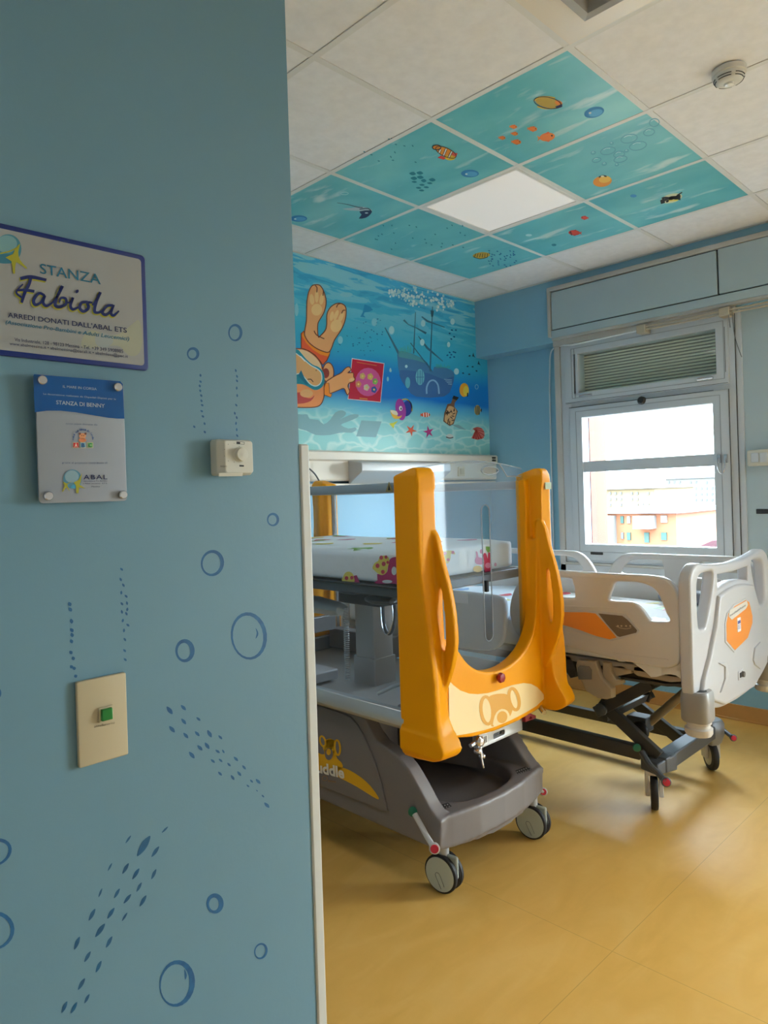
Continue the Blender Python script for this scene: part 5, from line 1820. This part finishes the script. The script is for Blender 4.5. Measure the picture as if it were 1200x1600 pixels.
for k in range(30):
    cx, cy = rnd.uniform(-.31, .31), rnd.uniform(.56, 1.64)
    c1 = (YS, MG, PK, RS, GNs)[k % 5]
    n = 9
    ph0 = rnd.uniform(0, 6)
    pts = [Vector((cx + (.045 + .02 * sin(3 * t + ph0)) * cos(t), cy + (.04 + .015 * cos(2 * t + ph0)) * sin(t), MT[5] + .0075)) for t in [2 * pi * q / n for q in range(n)]]
    tp = MB().add(pts, [list(range(n))], c1).build('printed_motif', parent=ml, smooth=False)
    md = tp.modifiers.new('fit', 'SHRINKWRAP')
    md.target = bpy.context.scene.objects['sheet']
    md.wrap_method = 'PROJECT'
    md.use_project_z = True
    md.use_negative_direction = True
    md.offset = .001

# ================================================================== HOSPITAL BED
bd = thing('hospital_bed', (1.14, 1.0, FZ), 'off-white hospital bed with orange inlays on a charcoal scissor base under the window', 'bed')
XN, XFR = .672, 1.608      # near and far rail planes (inner faces at +.03)


def RY(px, x=XN):
    return tr_yz([(860 + a / 5.4545, 860 + b_ / 5.4545) for a, b_ in px], x)


rail_out = [(p.x, p.y) for p in spl([(.60, 1.030, 0), (.40, 1.031, 0), (.2, 1.032, 0), (.06, 1.032, 0), (.0, 1.012, 0), (-.032, .955, 0), (-.036, .86, 0), (-.032, .74, 0), (-.018, .685, 0), (.03, .662, 0), (.12, .662, 0), (.24, .668, 0),
                                       (.38, .682, 0), (.50, .694, 0), (.62, .70, 0), (.71, .70, 0), (.755, .745, 0), (.772, .82, 0), (.755, .90, 0), (.715, .97, 0), (.665, 1.015, 0)], 4)]
open1 = [(p.x, p.y) for p in spl([Vector((*q, 0)) for q in RY([(548, 272), (620, 268), (740, 275), (830, 300), (900, 350), (950, 450), (985, 540), (1012, 585), (1000, 608), (930, 608), (860, 606), (835, 590), (790, 520), (740, 465), (690, 442), (600, 436), (515, 430), (495, 405), (520, 330)])], 3)]
open2 = [(p.x, p.y) for p in spl([Vector((*q, 0)) for q in [(.425, .93), (.435, .985), (.45, .998), (.56, .998), (.62, .985), (.665, .94), (.66, .915), (.56, .912), (.44, .912)]], 3)]


def siderail(xp, t, name='side_rail', yo=0, flip=False):
    mb = MB()
    f = (lambda y: 1.574 - y) if flip else (lambda y: y)
    o_ = [(f(y), z) for y, z in rail_out]
    h1 = [(f(y), z) for y, z in open1]
    h2 = [(f(y), z) for y, z in open2]
    plate(mb, o_, [h1, h2], FYZ(xp), t, M_BED, bevel=.010, bseg=3)
    return mb


sr = siderail(XN, .032).build('side_rail', parent=bd)
# raised band and inlays on the near rail
mb = MB()
plate(mb, RY([(-200, 520), (-60, 505), (130, 508), (400, 515), (640, 540), (760, 685), (740, 715), (600, 755), (520, 772), (300, 720), (130, 665), (-60, 640), (-200, 600)]), [], FYZ(XN - .003), .008, M_BED2, bevel=.002)
plate(mb, RY([(540, 870), (760, 900), (990, 925), (1010, 935), (760, 918), (540, 895)]), [], FYZ(XN - .002), .006, M_BED, bevel=.001)
plate(mb, RY([(-60, 468), (130, 470), (400, 480), (560, 490), (400, 496), (130, 486), (-60, 484)]), [], FYZ(XN - .003), .006, M_BED, bevel=.001)
mb.build('rail_moulding', parent=sr)
mb = MB()
plate(mb, RY([(-190, 530), (-60, 520), (130, 524), (300, 526), (388, 536), (470, 625), (568, 742), (510, 757), (400, 730), (250, 675), (130, 638), (-60, 615), (-190, 590)]), [], FYZ(XN - .0055), .005, M_ORANGE)
mb.build('orange_inlay', parent=sr, smooth=False)
mb = MB()
plate(mb, RY([(414, 536), (615, 556), (660, 590), (742, 680), (735, 700), (595, 736), (575, 728), (480, 620)]), [], FYZ(XN - .0055), .005, M_BROWNG)
a = Art(mb, 'x', XN - .0056, -1, (860, 860, 5.4545), .0004)
for k, x in enumerate((570, 600, 640, 675)):
    a.poly([(x, 636), (x + 14, 640), (x + 12, 652), (x - 3, 648)], flat(196, 184, 166), 1)
a.line([(558, 645), (600, 662), (650, 668), (690, 658)], 6, flat(176, 164, 146), 1, smooth=3)
mb.build('control_inlay', parent=sr, smooth=False)
mb = MB()
nr = [(p.x, p.y) for p in spl([(.80, .80, 0), (.802, .865, 0), (.825, .885, 0), (.90, .893, 0), (1.1, .895, 0), (1.4, .895, 0), (1.56, .89, 0), (1.60, .85, 0), (1.60, .66, 0), (1.56, .61, 0), (1.3, .60, 0), (1.0, .605, 0), (.88, .62, 0), (.815, .68, 0)], 4)]
plate(mb, nr, [rrect(1.30, .78, 1.52, .86, .03)], FYZ(XN + .005), .034, M_BED2, bevel=.012, bseg=3)
hr = mb.build('side_rail', parent=bd)
MB().box((XN + .002, 1.02, .835), (XN + .0055, 1.20, .885), flat(240, 240, 238)).build('paper_label', parent=hr)
siderail(XFR, .032).build('side_rail', parent=bd)
siderail(XFR, .032, flip=True).build('side_rail', parent=bd)

# footboard
YF = -.082


def FX(px, y=YF):
    return tr_xz([(1000 + a / 6, 860 + b_ / 6) for a, b_ in px], y)


mb = MB()
XC = 1.14
half = [(.0, 1.052), (-.15, 1.058), (-.30, 1.072), (-.38, 1.082), (-.43, 1.070), (-.468, 1.035), (-.478, .98), (-.476, .80), (-.478, .66), (-.470, .58), (-.43, .535), (-.33, .50), (-.20, .462), (0, .452)]
half = [(p.x, p.y) for p in spl([(a_, b_, 0) for a_, b_ in half], 4, False)]
outl = [(XC + x, z) for x, z in half] + [(XC - x, z) for x, z in half[::-1][1:-1]]
hl = [(p.x, p.y) for p in spl([(-.405, 1.005, 0), (-.37, 1.035, 0), (-.30, 1.040, 0), (-.235, 1.035, 0), (-.238, .99, 0), (-.27, .92, 0), (-.325, .835, 0), (-.345, .818, 0), (-.39, .822, 0), (-.408, .85, 0), (-.41, .93, 0)], 3)]
hl1 = [(XC + x, z) for x, z in hl]
hl2 = [(XC - x, z) for x, z in hl[::-1]]
gap = [(-.185, 1.018), (-.185, .955), (-.1, .968), (0, .973), (.1, .968), (.185, .955), (.185, 1.018), (0, 1.012)]
gap = [(XC + x, z) for x, z in gap]
plate(mb, outl, [hl1, hl2, gap], FXZ(YF), .050, M_BED2, bevel=.012, bseg=3)
# thicker middle panel
mid = [(-.205, .932), (-.1, .949), (0, .954), (.1, .949), (.205, .932), (.25, .82), (.33, .70), (.40, .62), (.42, .57), (.30, .515), (.18, .472), (-.18, .472), (-.30, .515), (-.42, .57), (-.40, .62), (-.33, .70), (-.25, .82)]
plate(mb, [(XC + x, z) for x, z in mid], [], FXZ(YF - .016), .05, M_BED2, bevel=.012, bseg=4)
fb = mb.build('footboard', parent=bd)
YI = YF - .0165
mb = MB()
hexo = [(-.175, .735), (-.172, .815), (-.145, .855), (-.06, .878), (.09, .888), (.135, .872), (.175, .80), (.172, .765), (.10, .705), (-.075, .675)]
plate(mb, [(XC + x, z) for x, z in hexo], [], FXZ(YI - .002), .004, M_BED2, bevel=.001)
plate(mb, [(XC + x * .92, z * .92 + .0625) for x, z in hexo], [], FXZ(YI - .003), .003, M_ORANGE)
mb.build('badge', parent=fb, smooth=False)
mb = MB()
tb = [(-.135, .838), (-.12, .862), (.09, .876), (.105, .856), (.075, .842), (-.10, .818)]
plate(mb, [(XC + x, z) for x, z in tb], [], FXZ(YI - .004), .002, flat(214, 208, 200))
a = Art(mb, 'y', YI - .0041, -1, (0, 0, 1), .0003)


def w2p(x, y, z):
    d = Vector((x, y, z)) - CAM
    return (600 + SHX + FPX * d.dot(RT) / d.dot(FWD), 800 + SHY - FPX * d.dot(UPV) / d.dot(FWD))


a.text('FaveroHealthProjects', w2p(XC - .115, YI, .832), w2p(XC + .085, YI, .853), 3.4, flat(70, 76, 90), 1, up=(.03, -1), bold=.01)
mb.build('name_plate', parent=fb, smooth=False)
mb = MB().box((XC - .035, YI - .0045, .755), (XC + .005, YI - .003, .815), flat(228, 228, 236))
for k in range(3):
    mb.box((XC - .030 + k * .011, YI - .0052, .790), (XC - .022 + k * .011, YI - .0045, .803), flat(70, 80, 170))
    mb.box((XC - .030, YI - .0052, .782 - k * .007), (XC, YI - .0045, .7845 - k * .007), flat(120, 130, 190))
mb.build('sticker', parent=fb, smooth=False)
# recesses (raised lips) and lock
for s_ in (-1, 1):
    mb = MB()
    q = [(.03, .655), (.13, .64), (.15, .60), (.04, .55), (.10, .575), (.135, .605), (.115, .63)]
    q = [(-.26, .665), (-.18, .65), (-.155, .60), (-.175, .575), (-.25, .54), (-.195, .585), (-.19, .635)]
    plate(mb, [(XC + s_ * x, z) for x, z in (q if s_ < 0 else q[::-1])], [], FXZ(YI - .006), .012, M_BED2, bevel=.003)
    mb.build('recess_lip', parent=fb)
mb = MB()
plate(mb, rrect(XC + -.035, .545, XC + .035, .585, .006), [], FXZ(YI - .003), .006, M_BED2, bevel=.001)
mb.lathe((XC + .008, YI - .003, .566), (0, -1, 0), [(0, .013), (.01, .012), (.011, 0)], flat(110, 104, 100), n=18)
mb.box((XC - .022, YI - .006, .556), (XC - .004, YI - .003, .576), flat(60, 56, 54))
mb.build('lock', parent=fb)
# corner bumpers
for s_ in (-1, 1):
    bx_ = XC + s_ * .415
    mb = MB()
    rings = [[Vector((bx_ + (x - bx_) * k_, YF + .01 + (y - YF - .01) * k_, z)) for x, y in rrect(bx_ - .058, YF - .045, bx_ + .058, YF + .065, .035, 5)] for z, k_ in ((.462, .92), (.47, 1), (.55, 1), (.575, .95), (.582, .85))]
    mb.loft(rings, mat('bumper_grey', (150, 148, 146), .38))
    mb.lathe((bx_ - .005, YF - .0, .5815), (0, 0, 1), [(0, .030), (.0012, .026), (.0013, 0)], flat(50, 52, 56), n=20)
    mb.build('bumper', parent=bd)
    MB().lathe((bx_, YF + .008, .405), (0, 0, 1), [(0, .02), (0, .046), (.01, .052), (.028, .052), (.032, .043), (.044, .043), (.048, .048), (.060, .048)], M_BED, n=28).build('bumper_roller', parent=bd)
# headboard
mb = MB()
hb = [(-.47, .50), (-.46, 1.02), (-.40, 1.07), (0, 1.085), (.40, 1.07), (.46, 1.02), (.47, .50)]
plate(mb, [(XC + x, z) for x, z in hb], [[(XC + x, z) for x, z in rrect(-.2, .97, .2, 1.03, .02)]], FXZ(1.975), .045, M_BED2, bevel=.01)
mb.build('headboard', parent=bd)

# deck, base, lift
mb = MB()
for x in (.80, 1.46):
    mb.bar((x, -.02, .585), (x, 2.0, .585), .03, .045, M_FRAME)
for y in (.0, .30, .85, 1.4, 1.98):
    mb.bar((.80, y, .585), (1.46, y, .585), .04, .04, M_FRAME)
mb.box((.74, .0, .612), (1.54, 1.99, .640), mat('deck_grey', (150, 146, 140), .5))
mb.build('deck_frame', parent=bd, bevel=.004)
# beige leg covers under the rail
mb = MB()
plate(mb, RY([(700, 990), (760, 972), (980, 980), (1030, 1010), (1090, 1070), (1165, 1100), (1165, 1118), (1020, 1125), (740, 1072), (705, 1045)], .74), [], FYZ(.74), .045, M_BEIGE, bevel=.006)
mb.build('side_cover', parent=bd)
mb = MB()
plate(mb, RY([(520, 975), (610, 975), (690, 1020), (690, 1050), (560, 1075), (530, 1040)], .74), [], FYZ(.74), .045, M_BEIGE, bevel=.006)
mb.build('side_cover', parent=bd)
mb = MB()
plate(mb, RY([(600, 1075), (1000, 1135), (1165, 1130), (1165, 1155), (1000, 1160), (600, 1100)], .75), [], FYZ(.745), .03, M_FRAME, bevel=.003)
mb.build('side_beam', parent=bd)
for yo in (0, 1.05):
    mb = MB()
    plate(mb, [(y + yo, z) for y, z in RY([(225, 935), (380, 945), (400, 1010), (440, 1090), (525, 1180), (525, 1260), (470, 1272), (400, 1262), (300, 1200), (270, 1130), (225, 1060), (213, 980)], .70)], [], FYZ(.70), .04, M_BEIGE, bevel=.008)
    mb.build('rail_hinge', parent=bd)
    mb = MB()
    plate(mb, [(y + yo, z) for y, z in RY([(232, 1000), (250, 982), (330, 990), (352, 1020), (352, 1100), (240, 1100), (228, 1050)], .698)], [], FYZ(.697), .01, flat(120, 118, 118), bevel=.002)
    mb.build('release_handle', parent=bd)
    mb = MB()
    plate(mb, [(y + yo, z) for y, z in RY([(445, 955), (505, 960), (520, 1040), (560, 1100), (610, 1110), (612, 1140), (520, 1165), (460, 1120), (440, 1050)], .72)], [], FYZ(.72), .035, M_BEIGE, bevel=.006)
    mb.build('rail_bracket', parent=bd)
    mb = MB()
    plate(mb, [(y + yo, z) for y, z in RY([(115, 890), (170, 900), (215, 1000), (215, 1080), (170, 1090), (135, 1040)], .74)], [], FYZ(.74), .04, M_FRAME, bevel=.004)
    mb.build('rail_arm', parent=bd)

mb = MB()
plate(mb, tr_yz([(720, 1093), (815, 1120), (1000, 1166), (1012, 1178), (1000, 1187), (815, 1140), (720, 1115)], .88) + [(1.7, .12), (1.7, .17)][:0], [], FYZ(.87), .04, M_FRAME, bevel=.004)
mb.build('base_rail', parent=bd)
zt0 = onplane(1000, 1166, 'x', .88).z
mb = MB()
zr = onplane(960, 1122, 'x', 1.47)
mb.box((1.45, .20, zr.z - .03), (1.49, 1.9, zr.z + .02), M_FRAME)
mb.box((.87, 1.0, zt0 - .055), (.91, 1.9, zt0), M_FRAME)
mb.bar((.89, 1.85, zt0 - .02), (1.47, 1.85, zt0 - .02), .06, .05, M_FRAME)
mb.build('base_rail', parent=bd, bevel=.003)
# foot cross beam between the castors
pA = onplane(1040, 1198, 'y', .17)
pB = onplane(1100, 1152, 'y', .17)
mb = MB()
zc_ = .175
mb.bar((.90, .17, zc_), (1.53, .17, zc_), .07, .065, M_DGREY)
mb.loft([[Vector((.93 + a, .17 + b_, zc_ + c2)) for a, b_, c2 in ((-.09, -.02, -.03), (-.09, -.02, .02), (-.06, .07, .03), (-.06, .07, -.03))], [Vector((1.02 + a, .17 + b_, zc_ + c2)) for a, b_, c2 in ((-.03, -.045, -.04), (-.03, -.045, .034), (-.03, .045, .036), (-.03, .045, -.04))]], M_DGREY)
mb.build('cross_beam', parent=bd, bevel=.006)
mb = MB()
a = Art(mb, 'z', .2085, 1, (880, 1000, 4.2857), .0005)
a.poly([(590, 735), (625, 722), (655, 735), (640, 780), (600, 792), (562, 780)], flat(60, 60, 62), 1)
for k in range(6):
    a.ell(590 + (k % 3) * 20, 745 + (k // 3) * 22, 6, 5, flat(190, 190, 190), 2, n=6)
mb.build('pictogram_sticker', parent=bd, smooth=False)
# right castor head
mb = MB().loft([[Vector((1.52 + a * k_, .175 + b_ * k_, z)) for a, b_ in ((-.07, -.03), (-.03, -.055), (.03, -.055), (.06, -.02), (.05, .05), (-.05, .05))] for z, k_ in ((.105, .75), (.15, 1), (.205, 1), (.225, .8))], mat('castor_head_grey', (140, 140, 142), .35, metal=.3))
mb.build('castor_head', parent=bd, bevel=.004)
# lift arms
for xx, pts in ((.90, ((938, 1096), (1030, 1182))), (1.38, ((980, 1088), (1068, 1160)))):
    p0, p1 = onplane(*pts[0], 'x', xx), onplane(*pts[1], 'x', xx)
    MB().bar(p0, p1, .03, .055, M_FRAME).build('lift_arm', parent=bd, bevel=.003)
p0, p1 = onplane(932, 1112, 'x', .87), onplane(1018, 1068, 'x', .87)
MB().bar(p0, p1, .03, .05, M_FRAME).build('upper_link', parent=bd, bevel=.003)
p0, p1 = onplane(932, 1112, 'x', .87), onplane(1018, 1068, 'x', .87)
MB().bar(p0 + Vector((.5, .0, 0)), p1 + Vector((.5, 0, 0)), .03, .045, M_FRAME).build('upper_link', parent=bd, bevel=.003)
p0, p1 = onplane(940, 1108, 'x', .85), onplane(940, 1108, 'x', .85)
MB().lathe(p0, (-1, 0, 0), [(0, .028), (.012, .028), (.016, .02), (.016, 0)], M_DGREY, n=18).build('pivot', parent=bd)
p0, p1 = onplane(1006, 1136, 'x', 1.12), onplane(1072, 1080, 'x', 1.12)
mb = MB().tube([p0, p1], .020, mat('bronze_grey_tube', (150, 136, 112), .4, metal=.3), n=16)
mb.build('actuator', parent=bd)
mb = MB()
c0 = onplane(1000, 1130, 'x', 1.10)
mb.box((c0.x - .04, c0.y - .05, c0.z - .03), (c0.x + .04, c0.y + .05, c0.z + .04), M_DGREY)
mb.lathe(c0 + Vector((-.04, -.02, -.02)), (-1, 0, 0), [(0, .045), (.02, .045), (.03, .03), (.03, 0)], M_BLK, n=20)
mb.build('motor', parent=bd, bevel=.006)
mb = MB().bar((.90, .42, .33), (1.38, .42, .33), .03, .03, M_FRAME)
mb.bar((.87, .24, .50), (1.38, .24, .50), .03, .03, M_FRAME)
mb.build('torsion_bar', parent=bd)
# hanging clip
q = [onplane(u, v, 'x', 1.0) for u, v in ((1017, 1070), (1018, 1082), (1012, 1096), (1016, 1090), (1022, 1090))]
mb = MB().tube([q[0], q[1]], .003, M_BLK, n=6).tube([q[1], q[2]], .008, M_BLK, n=8).tube([q[1], q[4]], .006, M_BLK, n=8)
mb.build('hanging_clip', parent=bd)


def castor1(root, x, y, r, ang, top):
    ax = Vector((cos(ang), sin(ang), 0))
    c_ = Vector((x, y, FZ + r))
    MB().lathe(c_ - ax * .016, ax, [(0, r * .82), (.002, r * .95), (.008, r), (.024, r), (.030, r * .95), (.032, r * .82)], M_RUB, n=40).build('tyre', parent=root)
    MB().lathe(c_ - ax * .018, ax, [(0, .01), (.001, r * .6), (.004, r * .83), (.032, r * .83), (.035, r * .6), (.036, .01)], flat(206, 202, 192), n=40).build('wheel_disc', parent=root)
    mb = MB()
    Mx = Matrix.Translation(c_) @ Matrix.Rotation(ang, 4, 'Z')
    mb.box((-.038, -.026, -.012), (-.020, .026, r + .010), M_BED, Mx)
    mb.box((.020, -.026, -.012), (.038, .026, r + .010), M_BED, Mx)
    mb.box((-.038, -.026, r + .005), (.038, .026, max(top - c_.z, r + .02)), M_BED, Mx)
    mb.build('fork', parent=root, bevel=.004)


castor1(bd, .925, .205, .075, radians(-64), .145)
castor1(bd, 1.546, .19, .075, radians(-48), .115)
castor1(bd, .925, 1.85, .075, radians(30), .145)
castor1(bd, 1.535, 1.85, .075, radians(10), .125)
ax_ = (-.75, -.65, .1)
pedal(bd, [P(1003, 1176, .15), P(1015, 1195, .10), P(1028, 1208, .06), P(1041, 1222, .02)], .013, None, .019, PX(995, 1168, .862), ax_)
pedal(bd, [P(1118, 1128, .20), P(1128, 1138, .15), P(1138, 1147, .10), P(1146, 1153, .06)], .010, None, .016, None, ax_)

# bed mattress and pillow
bm_ = thing('bed_mattress', (1.14, 1.0, .64), 'white hospital bed mattress with a brightly printed sheet', 'mattress')
mb = mattress('b', .715, .0, .642, 1.565, 1.965, .80, 14, 14, .035, .004, M_SHEET, seed=4)
mb.build('sheet', parent=bm_, angle=80)
sheet2 = [o for o in SC.objects if o.name.startswith('sheet') and o.parent == bm_][0]
mb = MB()
rnd = random.Random(11)
cols = (YS, MG, flat(238, 150, 80), PK, GNs, flat(110, 160, 210), flat(222, 66, 90))
for k in range(46):
    cx, cy = rnd.uniform(.78, 1.50), rnd.uniform(.06, 1.9)
    n = 9
    ph0 = rnd.uniform(0, 6)
    pts = [Vector((cx + (.04 + .018 * sin(3 * t + ph0)) * cos(t), cy + (.035 + .015 * cos(2 * t + ph0)) * sin(t), .83)) for t in [2 * pi * q_ / n for q_ in range(n)]]
    tp = MB().add(pts, [list(range(n))], cols[k % 7]).build('printed_motif', parent=bm_, smooth=False)
    md = tp.modifiers.new('fit', 'SHRINKWRAP')
    md.target = sheet2
    md.wrap_method = 'PROJECT'
    md.use_project_z = True
    md.use_negative_direction = True
    md.offset = .001
# sheet edge hanging at the foot
mb = MB()
rings = []
for k in range(15):
    y = -.012 + k * .02
    d = .004 * sin(k * 1.9)
    zb2 = .618 + .012 * sin(k * .8) + max(0, (k - 6)) * .006
    rings.append([Vector((.722 + d, y, .76)), Vector((.716 + d, y, .70)), Vector((.718 + d * 1.5, y, zb2)), Vector((.724 + d * 1.5, y, zb2)), Vector((.724 + d, y, .70)), Vector((.73 + d, y, .76))])
mb.loft(rings, M_SHEET)
mb.build('sheet_overhang', parent=bm_)
pl = mattress('p', .86, 1.50, .822, 1.42, 1.88, .94, 10, 10, .055, .003, M_SHEET, seed=9)
o = pl.build('pillow', angle=80)
tag(o, 'white pillow at the head of the hospital bed under the window', 'pillow')
# dark cloth bag on the bed near the window
pb = onplane(1000, 942, 'x', 1.50)
mb = mattress('c', 1.40, .10, .805, 1.54, .38, .86, 8, 8, .028, .003, flat(120, 124, 136), seed=12)
o = mb.build('folded_cloth', angle=80)
tag(o, 'grey folded cloth lying on the hospital bed by the far rail', 'cloth')

# ================================================================== OUTSIDE
M_FAC1 = mat('brick_orange_facade', (112, 66, 40), .85, noise=.1, nscale=1.2)
M_FAC2 = mat('white_facade', (92, 90, 86), .85)
M_FAC3 = mat('cream_facade', (96, 82, 58), .85)
M_SHUT = mat('green_shutter', (10, 50, 42), .6)
M_DARKW = mat('dim_window', (52, 54, 60), .3)
M_ROOFC = mat('grey_flat_roof', (84, 86, 92), .8)


def OX(u, v, x):
    return onplane(u, v, 'x', x)


def building(name, label, x, dep, uL, uR, vT, zB, m, wins, extra=None, roof=True):
    a_, b_ = OX(uL, vT, x), OX(uR, vT, x)
    y1, y0, zt_ = a_.y, b_.y, (a_.z + b_.z) / 2
    r = thing(name, (x, (y0 + y1) / 2, zB), label, 'building', 'blocks of flats seen through the window')
    MB().box((x, y0, zB), (x + dep, y1, zt_), m).build('wall', parent=r, smooth=False)
    if roof:
        mb = MB().box((x - .5, y0 - .5, zt_), (x + dep, y1 + .5, zt_ + .35), M_ROOFC)
        mb.build('roof', parent=r, smooth=False)
    for (u, v, wu, hv, mm) in wins:
        p, q_ = OX(u - wu / 2, v - hv / 2, x), OX(u + wu / 2, v + hv / 2, x)
        MB().box((x - .12, q_.y, q_.z), (x + .05, p.y, p.z), mm).build('shutter' if mm == M_SHUT else 'window', parent=r, smooth=False)
    return r, y0, y1, zt_


W_ = M_FAC2
r, y0, y1, zt_ = building('apartment_building', 'orange brick apartment house with green shutters seen low through the window', 60, 12, 930, 1056, 802, -22, M_FAC1,
                          [(950, 815, 5, 17, M_SHUT), (972.5, 812, 5, 11, M_SHUT), (983, 812, 5, 11, W_), (973, 837, 4, 10, M_DARKW), (983, 838, 6, 12, M_SHUT), (1011, 840, 8, 16, M_SHUT), (1038, 838, 9, 12, M_SHUT), (1038, 811, 10, 11, W_)])
mb = MB()
p, q_ = OX(996, 806, 59.6), OX(1023, 826, 59.6)
mb.box((58.6, q_.y, q_.z), (60, p.y, p.z), M_FAC2)
p, q_ = OX(930, 806, 59.6), OX(961, 850, 59.6)
mb.box((59.0, q_.y, -22), (60, p.y, p.z), M_FAC2)
mb.build('balcony', parent=r, smooth=False)
for k, (ul, ur, vt, x, m_, lab) in enumerate(((940, 1022, 764, 95, M_FAC3, 'cream block of flats standing behind the orange brick house'),
                                            (1040, 1140, 747, 125, M_FAC2, 'long white block of flats climbing the hill at the back right'))):
    wins = []
    rnd = random.Random(k)
    u = ul + 5
    while u < ur - 4:
        for v in range(int(vt) + 7, 800, 9):
            if rnd.random() < .8:
                wins.append((u, v, 3.2, 4.0, M_DARKW))
        u += 8.5
    building('apartment_building', lab, x, 14, ul, ur, vt, -26, m_, wins)
mb = MB()
p0 = OX(1062, 806, 76)
p1 = OX(1150, 835, 76)
mb.box((76, p1.y, -24), (92, p0.y, p0.z), M_ROOFC)
for k in range(22):
    y = p0.y + (p1.y - p0.y) * k / 22
    mb.box((75.8, y - .1, p0.z - 2.2), (76.1, y + .1, p0.z + .3), flat(60, 66, 88))
mb.box((75.7, p1.y, p0.z - 2.4), (76.1, p0.y, p0.z - 2.0), flat(60, 66, 88))
o = mb.build('market_hall', smooth=False)
tag(o, 'low grey hall with a railing to the right of the orange brick house', 'building')
mb = MB()
rings = []
pc = OX(1150, 868, 45)
for k in range(9):
    t = pi * k / 8
    rings.append([Vector((45 + dx_, pc.y + 3.6 * cos(t), pc.z - 1.5 + 2.6 * sin(t))) for dx_ in (0, 20)])
mb.loft(rings, mat('dusty_pink_vault', (96, 48, 66), .8), cap=False, closed=False)
o = mb.build('vaulted_roof', smooth=True)
tag(o, 'dusty pink vaulted roof at the lower right of the window view', 'roof')
mb = MB().box((20, -200, -26.2), (400, 300, -26), mat('pale_ground', (96, 92, 84), .9))
o = mb.build('street_ground', smooth=False)
struct(o)
# tall brick wall just outside for the left reveal
for o in SC.objects:
    if '_org' in o:
        del o['_org']
